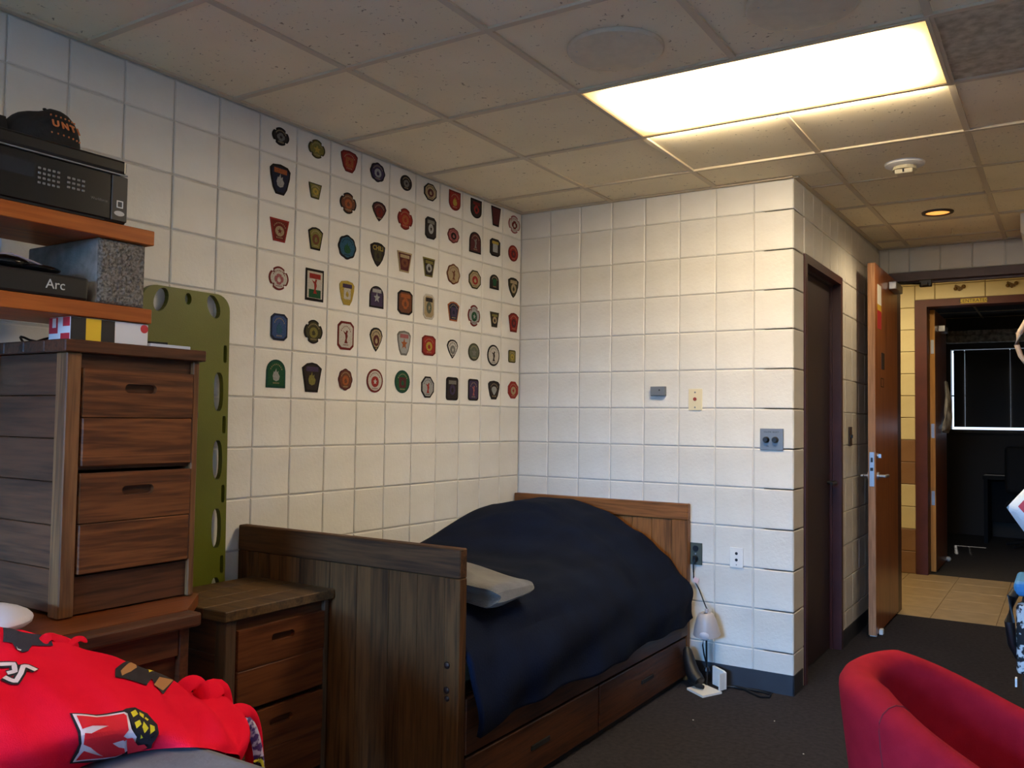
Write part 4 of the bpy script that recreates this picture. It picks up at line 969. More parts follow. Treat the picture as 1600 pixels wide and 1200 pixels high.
for i in range(8):
    a = BX0+.0705+i*(BX1-.091-BX0-.0705)/8; c = BX0+.0705+(i+1)*(BX1-.091-BX0-.0705)/8
    put('plank', B().box(a+.001, c-.001, -.050, -.034, .03, BZ-.086, .002), FPH, hb)
put('side_rail', B().box(BX1-.03, BX1+.004, BF+.043, -.0585, .235, .42, .003), WYD, bed)
put('side_rail', B().box(BX0, BX0+.03, BF+.043, -.0585, .235, .42, .003), WYD, bed)
put('base_rail', B().box(BX1-.05, BX1-.02, BF+.043, -.0585, .0, .028), BLACKM, bed)
for (a, c) in ((BF+.05, -1.075), (-1.065, -.065)):
    d = put('drawer', B().box(BX1-.045, BX1-.001, a, c, .028, .222, .004), WYD, bed)
    put('grip', B().box(BX1-.001, BX1+.004, (a+c)/2-.07, (a+c)/2+.07, .12, .14, .003), BLACKM, d)
put('platform', B().box(BX0+.031, BX1-.031, BF+.044, -.0595, .40, .42), WYD, bed)
put('mattress', B().box(BX0+.032, BX1-.07, BF+.046, -.062, .421, .60, .04, 3), mat('mattress_ticking', (180, 178, 170), .8), bed)
NAVY = mat('navy_quilt_cloth', (9, 19, 40), .9, (7, 14, 31), 7, bump=.4, bscale=120, spec=.12)
def smoothstep(t): t = max(0, min(1, t)); return t*t*(3-2*t)
def interp(tab, x):
    if x <= tab[0][0]: return tab[0][1]
    for (a, va), (c, vc) in zip(tab, tab[1:]):
        if x <= c:
            t = (x-a)/(c-a); return va+(vc-va)*(t*t*(3-2*t)*.5+t*.5)
    return tab[-1][1]
def comforter():
    NY, NXs = 96, 84
    head = [(0, .845), (.06, .86), (.25, .895), (.45, .90), (.66, .845), (.85, .752), (.98, .655), (1.06, .56)]
    foot = [(0, .68), (.2, .69), (.5, .70), (.8, .695), (.95, .67), (1.03, .63), (1.07, .575)]
    b = B(); g = []
    for i in range(NY+1):
        v = i/NY; y = -2.053+v*(2.053-.075)
        bl_ = smoothstep((y+1.15)/.85)
        near_head = 1-.05*smoothstep((y+.16)/.1)
        hem = .315+.006*math.sin(y*7)+.006*math.sin(y*17+1)+.02*smoothstep((y+.25)/.2)
        row = []
        for j in range(NXs+1):
            s = j/NXs
            if s < .66:
                x = .012+(1.06-.012)*(s/.66)
                z = (interp(foot, x)*(1-bl_)+interp(head, x)*bl_)*near_head
                # soft quilt wrinkles
                wr = .003*math.sin(x*17+y*7+2*math.sin(y*5))+.0025*math.sin(y*25+x*6+3*math.sin(x*4))
                wr += .006*math.exp(-((y+.75-.18*math.sin(x*3.1))/.045)**2)+.005*math.exp(-((y+1.18+.25*x)/.05)**2)+.008*math.exp(-((y+.48+.30*(x-.5))/.03)**2)
                z += wr*min(1, x*6)
            else:
                t = (s-.66)/.34
                z0 = (interp(foot, 1.07)*(1-bl_)+interp(head, 1.06)*bl_)*near_head
                z = z0+(hem-z0)*t
                out = .066*(1-math.exp(-t*5.0))
                fold = (.009*math.sin(y*11+1.1*math.sin(y*4))+.004*math.sin(y*27+t*2))*t+.01*math.sin(t*7+y*5)
                x = 1.06+out+fold
                if z < .45: x = max(x, BX1+.018)
            row.append(b.bm.verts.new((x, y, z)))
        g.append(row)
    for i in range(NY):
        for j in range(NXs): b.bm.faces.new((g[i][j], g[i][j+1], g[i+1][j+1], g[i+1][j]))
    o = put('comforter', b, NAVY, None, True)
    md = o.modifiers.new('s', 'SOLIDIFY'); md.thickness = .014; md.offset = 1
    tag(o, 'dark navy quilted comforter spread over the single bed', 'comforter')
comforter()
# grey throw folded at the foot
FUR = mat('grey_plush', (100, 97, 94), .95, (70, 67, 66), 16, bump=1.0, bscale=320, sheen=.5, spec=.1)
def throw():
    b = B(); rings = []
    N = 40; K = 30
    for i in range(N+1):
        t = i/N
        # the roll runs across the bed, from near the wall to the open edge
        x = .30+.785*t
        y = -1.80+.06*t+.012*math.sin(t*9)
        z = .764+.006*math.sin(t*7)-.05*smoothstep((t-.6)/.4)
        hw = .175+.02*math.sin(t*5); hh = .042+.005*math.sin(t*13)
        if t > .93: q = math.sqrt(max(0, 1-((t-.93)/.07)**2)); hw *= .80+.20*q; hh *= .45+.55*q
        if t < .05: hh *= .4+.6*t/.05
        rr = []
        for k in range(K):
            a = 2*PI*k/K; ca, sa = math.cos(a), math.sin(a)
            px = math.copysign(abs(ca)**.65, ca)*hw
            pz = math.copysign(abs(sa)**.8, sa)*hh*(1+.25*math.sin(2.2*px/.17+t*4))
            # fold crease along the front side
            if ca < -.3: px += .022*math.cos(a*4)
            rr.append(b.bm.verts.new((x, y+px, z+pz)))
        rings.append(rr)
    for i in range(N):
        for k in range(K): b.bm.faces.new((rings[i][k], rings[i][(k+1) % K], rings[i+1][(k+1) % K], rings[i+1][k]))
    b.bm.faces.new(rings[0][::-1]); b.bm.faces.new(rings[-1])
    o = put('folded_throw', b, FUR, None, True)
    tag(o, 'grey plush throw folded across the foot of the navy comforter', 'throw')
throw()

# ------------------------------------------------------------------ lamp, book ends, shoe and leads beside the headboard
e = empty('floor_lamp', (1.225, -.14, 0), 'small white lamp with a dome shade standing low against the wall', 'lamp')
WLP = mat('aged_white_plastic', (172, 164, 162), .35)
put('shade', B().lathe([(.010, .072), (.026, .074), (.038, .066), (.050, .038), (.062, -.005), (.069, -.040), (.065, -.040), (.048, .03), (.034, .056), (.01, .064)], (1.215, -.105, .305), 32, Matrix.Rotation(R(10), 3, 'X')), WLP, e, True)
put('bulb', B().sph((1.220, -.140, .272), .034, (1, .9, .85)), mat('white_bulb', (196, 190, 196), .2), e, True)
put('cap', B().cyl((1.215, -.102, .375), (1.215, -.10, .395), .010), WLP, e)
put('stem', B().cyl((1.215, -.10, .10), (1.215, -.105, .26), .005).tube([(1.205, -.11, .26), (1.198, -.112, .21), (1.205, -.108, .16), (1.214, -.102, .12)], .004), BLACK, e)
put('base', B().cyl((1.215, -.10, .082), (1.215, -.10, .10), .018, .012).cyl((1.215, -.10, 0), (1.215, -.10, .082), .006), BLACK, e)
e = empty('book_end', (1.23, -.17, 0), 'white L-shaped book end on the carpet under the lamp', 'book end')
put('foot_plate', B().prism([(1.150, -.205, .0), (1.262, -.285, .0), (1.318, -.165, .0), (1.195, -.09, .0)], (0, 0, .010)), WHITEP, e)
put('upright', B().prism([(1.235, -.068, .010), (1.318, -.125, .010), (1.318, -.125, .092), (1.305, -.116, .098), (1.235, -.068, .102)], (.006, .012, 0)), WHITEP, e)
put('divider', B().prism([(1.306, -.165, .0105), (1.318, -.13, .0105), (1.318, -.13, .092), (1.306, -.165, .092)], (-.006, .002, 0)), WHITEP, e)
def shoe():
    e = empty('black_shoe', (1.155, -.13, 0), 'black shoe propped on the white book end against the bed', 'shoe')
    b = B(); pr_ = [((1.21, -.185, .030), .030), ((1.19, -.175, .040), .036), ((1.165, -.16, .060), .036), ((1.145, -.145, .095), .032), ((1.130, -.135, .135), .028), ((1.122, -.130, .165), .022), ((1.120, -.128, .180), .010)]
    b.tube([(p_[0][0], p_[0][1]-.0, p_[0][2]+.014) for p_ in pr_], [p_[1] for p_ in pr_], 14)
    put('upper', b, mat('black_leather', (18, 17, 20), .5, (12, 11, 13), 20, bump=.4), e, True)
    b = B(); b.tube([(1.235, -.20, .026), (1.20, -.19, .028), (1.165, -.18, .040), (1.140, -.172, .070)], [.010, .014, .014, .008], 10)
    put('sole', b, BLACKM, e, True)
shoe()
e = empty('power_cord', (1.12, -.02, .5), 'thin black cord running from the dark outlet down to the lamp', 'cord')
put('plug', B().box(1.108, 1.130, -.030, -.0095, .612, .646, .004), BLACK, e)
put('lead', B().tube([(1.119, -.03, .625), (1.115, -.032, .60), (1.112, -.02, .56), (1.112, -.016, .53), (1.125, -.016, .50), (1.145, -.02, .47), (1.175, -.04, .42), (1.205, -.08, .395), (1.215, -.10, .396)], .0035), BLACK, e, True)
put('tag', B().box(1.112, 1.140, -.020, -.018, .505, .532, rot=Matrix.Rotation(.35, 3, 'Y')), mat('pink_tag', (226, 196, 196), .7), e, label='pale pink paper tag')
tag(put('loose_cable', B().tube([(1.30, -.06, .006), (1.34, -.04, .007), (1.40, -.05, .006), (1.45, -.09, .006), (1.50, -.12, .006), (1.535, -.10, .006), (1.53, -.05, .006), (1.47, -.035, .006), (1.41, -.035, .007)], .006), BLACK, None, True), 'loose black cable looping on the carpet along the back wall', 'cable')
# crumbs on the carpet
for (x, y, s_, lb) in ((1.34, -.62, .0035, 'beside the bed drawers'), (1.65, -.42, .003, 'nearest the wall corner'), (1.86, -.75, .0035, 'nearest the red chair')):
    tag(put('crumb', B().sph((x, y, s_*.5), s_, (1, .8, .5), 8, 6), PAPER), 'tiny pale crumb on the dark carpet '+lb, 'crumb', 'pale crumbs on the carpet')

# ------------------------------------------------------------------ red tub chair
def tub():
    e = empty('tub_chair', (2.62, -2.11, 0), 'red upholstered tub chair with a rounded rim on the dark carpet', 'chair')
    RED = mat('red_wool', (164, 26, 42), .9, (154, 22, 38), 20, bump=.25, bscale=500, spec=.1)
    cx, cy, rad, TH = 2.63, -2.125, .335, .095
    path = []
    L = .36
    N = 34
    # far arm (y high) from the open front, round the back at -x, to the near arm
    for i in range(9): path.append((cx+L*(1-i/9), cy+rad, 0, 1))
    for i in range(N+1):
        a = PI/2+PI*i/N; path.append((cx+rad*math.cos(a), cy+rad*math.sin(a), math.cos(a), math.sin(a)))
    for i in range(1, 10): path.append((cx+L*i/9, cy-rad, 0, -1))
    b = B(); rings = []
    for (x, y, nx, ny) in path:
        if nx == 0: ny = 1 if y > cy else -1
        top = .757-.25*max(0, x-2.36)/.6-.03*smoothstep((x-2.75)/.25)
        if x > cx+L-.06: top -= .05*((x-(cx+L-.06))/.06)**2
        tx, ty = cx+(x-cx), y
        prof = []
        # outer bottom, outer side bulging up, rolled rim, inner side down
        zb = .10
        tap = .085
        for (o_, z_) in ((-tap*1.35, zb), (-tap*.9, .20), (-tap*.45, .36), (-.022, .52), (-.004, top-.085)): prof.append((o_, z_))
        for k in range(9):
            t = R(-10+k*25); prof.append((-TH/2+TH/2*math.cos(t), top-TH/2*.9+TH/2*.9*math.sin(t)))
        for (o_, z_) in ((-TH-.004, top-.10), (-TH-.010, .46), (-TH-.014, .40)): prof.append((o_, z_))
        rings.append([b.bm.verts.new((x+nx*o_, y+ny*o_, z_)) for o_, z_ in prof])
    for i in range(len(rings)-1):
        for k in range(len(rings[0])-1): b.bm.faces.new((rings[i][k], rings[i+1][k], rings[i+1][k+1], rings[i][k+1]))
    b.bm.faces.new(rings[0]); b.bm.faces.new(rings[-1][::-1])
    SEAM = [Vector(v.co)+Vector((0, 0, .0004)) for v in rings[9+27][3:15]]
    put('shell', b, RED, e, 60)
    # seat cushion
    b = B(); pts = []
    r2 = rad-TH-.012
    for i in range(19): a = PI/2+PI*i/18; pts.append((cx+r2*math.cos(a), cy+r2*math.sin(a)))
    pts += [(cx+L-.01, cy-r2), (cx+L+.02, cy-r2+.03), (cx+L+.02, cy+r2-.03), (cx+L-.01, cy+r2)]
    b.prism([(x, y, .30) for x, y in pts], (0, 0, .14))
    put('seat_cushion', b, RED, e)
    put('seam', B().tube(SEAM, .0016, 6), mat('dark_red_thread', (120, 14, 28), .8), e)
    b = B()
    pts = [(cx+(rad-.06)*math.cos(PI/2+PI*i/18), cy+(rad-.06)*math.sin(PI/2+PI*i/18)) for i in range(19)]+[(cx+L-.02, cy-rad+.06), (cx+L-.02, cy+rad-.06)]
    b.prism([(x, y, .10) for x, y in pts], (0, 0, .2)); put('base', b, RED, e)
    for (x, y) in ((2.42, -1.95), (2.42, -2.30), (2.94, -1.90), (2.94, -2.35)): put('leg', B().cyl((x, y, 0), (x, y, .10), .018, .024), BLACK, e)
tub()

# ------------------------------------------------------------------ things at the right edge
WD = wood('wardrobe_wood', (128, 84, 48), (92, 58, 34), 2, var=.03)
e = empty('low_dresser', (3.05, -1.45, 0), 'low wooden dresser just outside the right edge', 'dresser')
put('body', B().box(2.79, 3.35, -1.75, -1.15, .0, .865), WD, e); put('top', B().box(2.785, 3.36, -1.76, -1.14, .8655, .885), WD, e)
for k in range(3): put('drawer', B().box(2.80, 3.34, -1.762, -1.7505, .06+k*.27, .31+k*.27, .003), WD, e)
e = empty('wardrobe', (3.0, -.6, 0), 'tall wooden wardrobe standing against the return wall on the right', 'wardrobe')
put('body', B().box(2.74, 3.5, -.90, -.31, 0, 2.1), WD, e)
for a, c in ((2.745, 3.118), (3.122, 3.495)): put('door', B().box(a, c, -.915, -.90, .05, 2.06, .003), WD, e)
put('hook', B().tube([(2.74, -.735, 1.79), (2.725, -.735, 1.785)], .006), STEEL, e)
# pillow with red zigzag
def pillow():
    b = B(); n = 24; c = Vector((2.835, -1.46, 1.095)); U = Vector((.74, .0, .67)).normalized(); V = Vector((-.67, .04, .74)).normalized(); Nn = U.cross(V)
    hu, hv, th = .165, .165, .07
    gt = []; gb = []
    def pt(u, v, s):
        m_ = (1-abs(u)**3.2)*(1-abs(v)**3.2)
        k = 1-.06*(1-abs(u))*(abs(v)**4)-.0
        ww = 1-.08*(abs(v)**2)*(abs(u)**6) 
        # rounded corners
        q = max(abs(u), abs(v)); rr = math.hypot(u, v); f = (q/rr if rr > 1e-6 else 1); f = .42*f+.58*1
        f = 1-(1-f)*.85
        return c+U*(u*hu*f)+V*(v*hv*f)+Nn*(s*th*max(0, m_)**.55)
    for s, G_ in ((1, gt), (-1, gb)):
        for i in range(n+1):
            G_.append([b.bm.verts.new(pt(-1+2*i/n, -1+2*j/n, s)) for j in range(n+1)])
        for i in range(n):
            for j in range(n): b.bm.faces.new((G_[i][j], G_[i+1][j], G_[i+1][j+1], G_[i][j+1]))
    o = put('patterned_pillow', b, mat('white_cotton', (214, 224, 230), .8, bump=.3, bscale=200), None, True)
    tag(o, 'white pillow with red geometric pattern at the right edge', 'pillow')
    RC = mat('faded_red_print', (186, 70, 84), .8)
    b = B()
    def strip(pts_, wd):
        for (u0, v0), (u1, v1) in zip(pts_, pts_[1:]):
            m_ = 8; prev = None
            for k in range(m_+1):
                t = k/m_; u = u0+(u1-u0)*t; v = v0+(v1-v0)*t
                pair = []
                for s_ in (-wd, wd):
                    p_ = pt(u, max(-.97, min(.97, v+s_)), 1)+Nn*.0015; pair.append(b.bm.verts.new(p_))
                if prev: b.bm.faces.new((prev[0], pair[0], pair[1], prev[1]))
                prev = pair
    for q, wd in ((.80, .075), (.50, .085), (.20, .09)):
        strip([(-q, -q), (q, -q)], wd); strip([(-q, q), (q, q)], wd)
        for k in range(-3, 4):
            if abs(k*.25)+.06 < q:
                for sg in (-1, 1): strip([(sg*q-.05, k*.25), (sg*q+.05, k*.25)], .07)
    for f in b.bm.faces: pass
    o2 = put('red_print', b, RC, o)
    md = o2.modifiers.new('s', 'SOLIDIFY'); md.thickness = .001; md.offset = 0
pillow()
def bag():
    e = empty('backpack', (2.70, -1.50, .58), 'black backpack with blue top and patterned front hanging at the right edge', 'backpack')
    put('body', B().box(2.668, 2.772, -1.62, -1.42, .575, .885, .03, 3), BLACKM, e)
    put('blue_flap', B().box(2.650, 2.774, -1.625, -1.415, .873, .915, .014, 3), mat('blue_nylon', (40, 116, 168), .6), e)
    put('patterned_pocket', B().box(2.656, 2.70, -1.635, -1.58, .66, .855, .012, 2), mat('black_white_print', (200, 200, 196), .8, (16, 16, 18), 45, mix=(.48, .52)), e)
    put('shoulder_strap', B().tube([(2.665, -1.60, .90), (2.647, -1.615, .87), (2.640, -1.62, .80), (2.645, -1.62, .74), (2.66, -1.61, .70)], [.012, .014, .014, .012, .008], 10), BLACK, e, True)
    put('buckle', B().box(2.652, 2.657, -1.63, -1.61, .625, .648), WHITEP, e)
    put('hook', B().tube([(2.780, -1.52, .87), (2.776, -1.52, .9), (2.762, -1.52, .93), (2.745, -1.52, .912)], .005), STEEL, e)
bag()
o = tag(put('hanging_strap', B().tube([(2.694, -.722, 1.87), (2.677, -.722, 1.80), (2.662, -.722, 1.74), (2.634, -.725, 1.69), (2.628, -.725, 1.65), (2.640, -.722, 1.61), (2.662, -.72, 1.575), (2.692, -.72, 1.56), (2.722, -.72, 1.60), (2.722, -.72, 1.70), (2.712, -.72, 1.795)], [.010, .011, .012, .010, .009, .009, .009, .009, .009, .009, .009], 10), mat('beige_strap', (188, 164, 140), .8), None, True), 'beige strap loop hanging at the right edge before the dark doorway', 'strap')

# ------------------------------------------------------------------ second bed and fleece blanket at the lower left
e = empty('near_bed', (1.30, -4.0, 0), 'bed with a grey sheet at the lower left, under the red blanket', 'bed')
SHT = mat('grey_sheet', (112, 112, 124), .85, (98, 98, 110), 10, bump=.3, bscale=90)
put('mattress', B().box(.80, 1.80, -5.4, -3.225, .42, .672, .055, 4), SHT, e, True)
put('frame', B().box(.80, 1.78, -5.4, -3.26, .26, .418, .004), WYD, e)
for x in (.82, 1.70):
    for y in (-3.34, -5.36): put('leg', B().box(x, x+.06, y, y+.06, 0, .26), WYD, e)
#BLANKET#
# fleece blanket: a bicubic surface over a net of points (rows run from the mattress up over the pile and down its back)
NET = [[[1.244, -3.729, 0.678], [1.25, -3.726, 0.769], [1.17, -3.686, 0.836], [1.05, -3.627, 0.878], [0.92, -3.562, 0.918], [0.8, -3.562, 0.818], [0.745, -3.562, 0.6]],
       [[1.22, -3.56, 0.678], [1.25, -3.582, 0.762], [1.17, -3.543, 0.815], [1.05, -3.484, 0.846], [0.92, -3.421, 0.878], [0.8, -3.421, 0.778], [0.745, -3.421, 0.6]],
       [[1.201, -3.438, 0.678], [1.25, -3.471, 0.752], [1.17, -3.425, 0.79], [1.05, -3.362, 0.812], [0.92, -3.297, 0.82], [0.8, -3.297, 0.72], [0.745, -3.297, 0.6]],
       [[1.232, -3.346, 0.678], [1.25, -3.363, 0.727], [1.17, -3.316, 0.756], [1.05, -3.249, 0.765], [0.92, -3.177, 0.757], [0.8, -3.177, 0.657], [0.745, -3.177, 0.6]],
       [[1.301, -3.282, 0.678], [1.25, -3.246, 0.693], [1.17, -3.197, 0.704], [1.05, -3.126, 0.696], [0.92, -3.057, 0.68], [0.8, -3.057, 0.580], [0.745, -3.057, 0.53]],
       [[1.29, -3.208, 0.643], [1.25, -3.173, 0.659], [1.17, -3.111, 0.667], [1.05, -3.027, 0.651], [0.92, -2.955, 0.633], [0.8, -2.955, 0.533], [0.745, -2.955, 0.483]],
       [[1.29, -3.167, 0.614], [1.25, -3.12, 0.629], [1.17, -3.051, 0.624], [1.05, -2.96, 0.603], [0.92, -2.878, 0.575], [0.8, -2.878, 0.475], [0.745, -2.878, 0.424]],
       [[1.202, -3.196, 0.514], [1.175, -3.15, 0.529], [1.119, -3.081, 0.524], [1.035, -2.989, 0.503], [0.944, -2.908, 0.475], [0.859, -2.908, 0.375], [0.821, -2.908, 0.324]]]
def _cr(p0, p1, p2, p3, t): return .5*((2*p1)+(-p0+p2)*t+(2*p0-5*p1+4*p2-p3)*t*t+(-p0+3*p1-3*p2+p3)*t**3)
def _ev(Pn, s):
    n = len(Pn)-1; i = int(min(max(math.floor(s), 0), n-1)); t = s-i
    g = lambda k: Pn[min(max(k, 0), n)]
    return _cr(g(i-1), g(i), g(i+1), g(i+2), t)
NV = [[Vector(p) for p in r] for r in NET]
NV.insert(0, [Vector((p[0]+.02, p[1]-.35, p[2]+.02)) for p in NV[0]])
NV.insert(0, [Vector((p[0]+.02, p[1]-.45, p[2]-.03*(i > 1))) for i, p in enumerate(NV[0])])
def SB(s, t):
    s += 2
    return _ev([_ev(r, t) for r in NV], s)
def SN(s, t):
    a = SB(s+.02, t)-SB(s-.02, t); c = SB(s, t+.02)-SB(s, t-.02)
    return a.cross(c).normalized()
PR={
'm_black':[(1.508,1.568),(2.001,1.5),(2.503,1.565),(2.571,1.616),(2.774,1.689),(3.026,1.547),(3.195,1.17),(3.197,0.815),(3.073,0.452),(3.053,0.177),(2.539,0.041),(2.297,-0.145),(1.494,0.35),(1.609,0.601),(1.669,0.784),(1.645,1.087)],
'm_white':[(1.554,1.528),(2.001,1.456),(2.533,1.508),(2.597,1.46),(2.661,1.01),(2.765,0.77),(2.726,0.394),(2.478,0.137),(2.357,0.018),(1.553,0.361),(1.667,0.575),(1.714,0.81),(1.689,1.096)],
'm_red':[(1.623,1.468),(2.0,1.403),(2.515,1.459),(2.568,1.397),(2.605,0.985),(2.512,0.803),(2.605,0.706),(2.51,0.638),(2.539,0.193),(2.357,0.123),(1.606,0.378),(1.757,0.602),(2.116,0.293),(1.877,0.667),(1.743,0.779),(1.761,1.033),(1.878,1.001),(2.222,1.149),(1.909,1.175),(1.718,1.131)],
'm_spike':[(2.294,0.66),(2.511,0.694),(2.571,0.373),(2.417,0.488)],
'flag_black':[(2.581,1.47),(2.763,1.617),(2.99,1.48),(3.142,1.14),(3.141,0.919),(3.001,0.709),(2.826,0.671),(2.721,0.92)],
'y1':[(2.646,1.471),(2.75,1.56),(2.798,1.428),(2.689,1.324)],
'y2':[(2.829,1.505),(2.922,1.434),(2.899,1.303),(2.823,1.403)],
'y3':[(2.708,1.171),(2.815,1.249),(2.842,1.115),(2.741,1.005)],
'y4':[(2.894,1.197),(2.98,0.993),(2.895,0.876),(2.854,1.029)],
'y5':[(2.95,1.357),(3.01,1.28),(2.975,1.225),(2.921,1.304)],
'y6':[(3.017,1.112),(3.107,1.049),(3.102,0.922),(3.005,0.835)],
'y7':[(2.831,0.852),(2.875,0.757),(2.827,0.726)],
'red_inner':[(2.574,0.739),(2.685,0.751),(2.789,0.448),(2.916,0.488),(2.976,0.317),(2.817,0.145),(2.585,0.119)],
's_black':[(0.531,2.996),(0.749,2.994),(0.705,2.636),(0.845,2.972),(1.096,2.782),(0.983,2.687),(0.839,2.763),(0.814,2.58),(0.7,2.396),(0.529,2.548),(0.53,2.653),(0.668,2.551),(0.705,2.636),(0.727,2.86),(0.531,2.868)],
's_white':[(0.74,2.587),(0.781,2.766),(0.814,2.926),(0.884,2.926),(1.024,2.783),(0.963,2.75),(0.851,2.833),(0.799,2.604),(0.701,2.46),(0.598,2.56),(0.599,2.625),(0.694,2.539)],
'r_white':[(0.603,2.974),(0.73,2.959),(0.71,2.703),(0.679,2.692),(0.691,2.883),(0.602,2.9)],
'dark':[(0.47,3.801),(0.808,3.979),(0.928,3.924),(1.23,4.108),(1.34,3.527),(0.996,3.475),(0.928,3.322),(0.824,3.261),(0.705,3.321),(0.624,3.432),(0.474,3.439)],
'd_w1':[(0.586,3.446),(0.642,3.468),(0.625,3.415)],
'd_w2':[(0.787,3.483),(0.88,3.514),(0.859,3.456),(0.798,3.448)],
'd_w3':[(0.703,3.371),(0.733,3.323),(0.802,3.311),(0.783,3.286),(0.725,3.295)],
'strip_dark':[(2.535,3.169),(2.984,3.951),(3.239,3.916),(3.443,3.768),(3.765,3.483),(3.45,2.519),(3.112,2.623),(3.326,3.293),(3.304,4.215),(2.664,2.804),(2.491,2.793)],
'strip_tan':[(2.632,3.093),(3.042,4.006),(2.998,3.459),(2.843,3.136),(2.641,2.882)],
'strip_tan2':[(3.311,2.88),(3.477,3.461),(3.743,3.456),(3.492,2.79)],
'strip_y':[(3.306,4.04),(3.279,3.54),(3.478,3.984),(3.427,4.128)],
}
STROKES = [[(0.385, 2.95), (0.675, 2.959), (0.693, 2.762), (0.565, 2.719)], [(0.515, 2.621), (0.612, 2.541), (0.702, 2.495), (0.787, 2.701), (0.831, 2.903), (0.904, 2.903), (1.036, 2.788)], [(0.128, 3.004), (0.248, 2.648), (0.388, 2.537)]]
FL = mat('red_fleece', (240, 30, 58), .95, (232, 24, 52), 9, bump=.4, bscale=420, spec=.02)
def fleece():
    b = B(); g = []; NS, NT = 110, 66
    c0 = SB(2, 3); 
    sgn = 1 if SN(2, 3).z > 0 else -1
    for i in range(NS+1):
        s = -2+9*i/NS; rr = []
        for j in range(NT+1):
            t = 6*j/NT
            p = SB(s, t)
            wr = 0
            if s > 3.2: wr = .010*math.sin((s-3.2)*4.2+t*1.6)*min(1, (s-3.2))
            wr += .002*math.sin(s*6+t*3)
            if t < .4: wr *= t/.4
            rr.append(b.bm.verts.new(p+SN(s, t)*sgn*wr))
        g.append(rr)
    for i in range(NS):
        for j in range(NT): b.bm.faces.new((g[i][j], g[i+1][j], g[i+1][j+1], g[i][j+1]))
    o = put('fleece_blanket', b, FL, None, 75)
    tag(o, 'bright red fleece blanket printed with lettering heaped on the grey sheet', 'blanket')
    def print_(name, poly, colr, off):
        b = B(); vs_ = [b.bm.verts.new((p[0], p[1], 0)) for p in poly]
        es = [b.bm.edges.new((vs_[i], vs_[(i+1) % len(vs_)])) for i in range(len(vs_))]
        bmesh.ops.triangle_fill(b.bm, use_beauty=True, use_dissolve=False, edges=es)
        if not b.bm.faces: b.bm.faces.new(vs_)
        s0 = min(p[0] for p in poly); s1 = max(p[0] for p in poly); t0 = min(p[1] for p in poly); t1 = max(p[1] for p in poly)
        k = math.ceil(s0/.1)
        while k*.1 < s1:
            bmesh.ops.bisect_plane(b.bm, geom=b.bm.verts[:]+b.bm.edges[:]+b.bm.faces[:], plane_co=(k*.1, 0, 0), plane_no=(1, 0, 0)); k += 1
        k = math.ceil(t0/.1)
        while k*.1 < t1:
            bmesh.ops.bisect_plane(b.bm, geom=b.bm.verts[:]+b.bm.edges[:]+b.bm.faces[:], plane_co=(0, k*.1, 0), plane_no=(0, 1, 0)); k += 1
        for v in b.bm.verts:
            s, t = v.co.x, v.co.y
            wr = 0
            if s > 3.2: wr = .010*math.sin((s-3.2)*4.2+t*1.6)*min(1, (s-3.2))
            wr += .002*math.sin(s*6+t*3)
            if t < .4: wr *= max(t, 0)/.4
            v.co = SB(s, max(t, .02))+SN(s, t)*sgn*(wr+off)
        return put(name, b, mat('fleece_'+colr, {'k': (26, 18, 30), 'w': (232, 214, 226), 'r': (226, 20, 40), 'y': (222, 206, 40), 't': (176, 122, 74), 'n': (44, 44, 66)}[colr], .9, bump=.4, bscale=400), o)
    for nm, key, cl_, off in (('letter_outline', 'm_black', 'k', .0022), ('letter_border', 'm_white', 'w', .0030), ('letter', 'm_red', 'r', .0038), ('letter_notch', 'm_spike', 'w', .0046),
                              ('flag', 'flag_black', 'k', .0044), ('flag_check', 'y1', 'y', .0052), ('flag_check', 'y2', 'y', .0052), ('flag_check', 'y3', 'y', .0052), ('flag_check', 'y4', 'y', .0052), ('flag_check', 'y5', 'y', .0052), ('flag_check', 'y6', 'y', .0052), ('flag_check', 'y7', 'y', .0052),
                              ('printed_swash', 'red_inner', 'r', .0046), 
                              ('dark_print', 'dark', 'n', .0022), ('white_print', 'd_w3', 'w', .0030),
                              ('dark_print', 'strip_dark', 'k', .0024), ('tan_print', 'strip_tan', 't', .0032), ('tan_print', 'strip_tan2', 't', .0032), ('yellow_print', 'strip_y', 'y', .0032)):
        print_(nm, PR[key], cl_, off)
    def stroke(name, path, wd, colr, off):
        b = B(); m2 = []
        for (p, q) in zip(path, path[1:]):
            for k in range(4): m2.append((p[0]+(q[0]-p[0])*k/4, p[1]+(q[1]-p[1])*k/4))
        m2.append(path[-1]); prev = None
        for i, p in enumerate(m2):
            a = m2[max(i-1, 0)]; c = m2[min(i+1, len(m2)-1)]
            d = Vector((c[0]-a[0], c[1]-a[1])).normalized(); n_ = Vector((-d.y, d.x))*wd
            pair = []
            for sg in (-1, 1):
                s, t = p[0]+n_.x*sg, p[1]+n_.y*sg
                pair.append(b.bm.verts.new(SB(s, t)+SN(s, t)*sgn*(off+.002*math.sin(s*6+t*3))))
            if prev: b.bm.faces.new((prev[0], pair[0], pair[1], prev[1]))
            prev = pair
        return put(name, b, mat('fleece_'+colr, (0, 0, 0)), o)
    for path in STROKES:
        stroke('lettering', path, .085, 'k', .0026); stroke('lettering', path, .045, 'w', .0036)
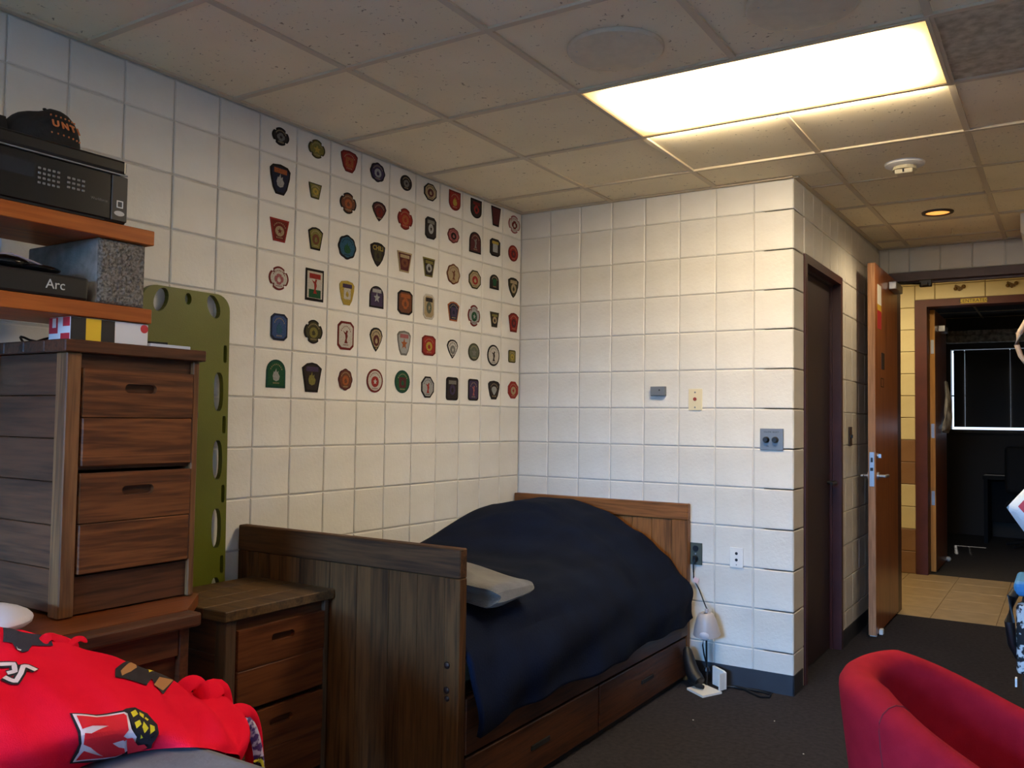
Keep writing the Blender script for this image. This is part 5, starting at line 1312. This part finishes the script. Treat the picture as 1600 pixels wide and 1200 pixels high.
    # knotted fringe at the edge
    def strip_(pts, w0, lb=None, m_=FL):
        b = B(); prev = None
        pts = [Vector(p) for p in pts]; n = (len(pts)-1)*5
        for i in range(n+1):
            p = _ev(pts, i/5); d = (_ev(pts, min(i/5+.05, len(pts)-1))-_ev(pts, max(i/5-.05, 0))).normalized()
            sd = d.cross(Vector((.55, -.45, .7))).normalized(); ff = d.cross(sd)
            ring = [b.bm.verts.new(p+sd*w0*math.cos(2*PI*k/10)+ff*w0*.42*math.sin(2*PI*k/10)) for k in range(10)]
            if prev:
                for k in range(10): b.bm.faces.new((prev[k], prev[(k+1) % 10], ring[(k+1) % 10], ring[k]))
            else: b.bm.faces.new(ring[::-1])
            prev = ring
        b.bm.faces.new(prev)
        return put('fringe', b, m_, o, 60)
    strip_([(1.0, -3.11, .665), (1.0, -3.085, .700), (1.0, -3.055, .700), (.995, -3.035, .665), (.99, -3.04, .62)], .020)
    strip_([(1.0, -3.03, .625), (.99, -3.015, .655), (.98, -2.985, .668), (.965, -2.960, .648), (.96, -2.945, .60), (.96, -2.94, .55)], .030)
    strip_([(1.02, -2.965, .60), (1.0, -2.920, .598), (.985, -2.880, .575), (.97, -2.850, .52), (.965, -2.837, .45), (.97, -2.835, .38)], .024)
    p2 = strip_([(1.015, -2.940, .580), (1.012, -2.910, .575), (1.005, -2.883, .545), (1.000, -2.860, .49), (1.0, -2.849, .43), (1.0, -2.845, .38)], .013, m_=mat('fleece_purple', (92, 60, 128), .9, (214, 200, 224), 60, mix=(.45, .55)))
    strip_([(1.012, -2.867, .462), (1.008, -2.855, .43), (1.006, -2.843, .395)], .013, m_=mat('fleece_checks', (214, 200, 46), .9, (24, 18, 26), 70, mix=(.48, .52)))
    strip_([(1.10, -3.02, .50), (1.08, -2.97, .47), (1.07, -2.94, .42), (1.07, -2.93, .36)], .030)
    strip_([(.98, -3.44, .850), (.96, -3.405, .872), (.95, -3.375, .862), (.945, -3.345, .846), (.94, -3.325, .835)], .012)
    strip_([(.96, -3.36, .842), (.94, -3.325, .850), (.93, -3.30, .842)], .009)
fleece()
tag(put('white_cushion', B().sph((.50, -3.335, .832), .11, (1.3, 1.25, .34), 28, 16), mat('lilac_white_cloth', (206, 202, 216), .8, bump=.2, bscale=60), None, True), 'pale rounded white cushion lying on the desk at the left edge', 'cushion')
b = B(); b.tube([(.68, -3.42, .80), (.67, -3.36, .815), (.665, -3.30, .812), (.66, -3.262, .802)], [.014, .018, .016, .008], 10)
tag(put('red_cloth', b, FL, None, True), 'crumpled red cloth peeking out under the pale white cushion', 'cloth')
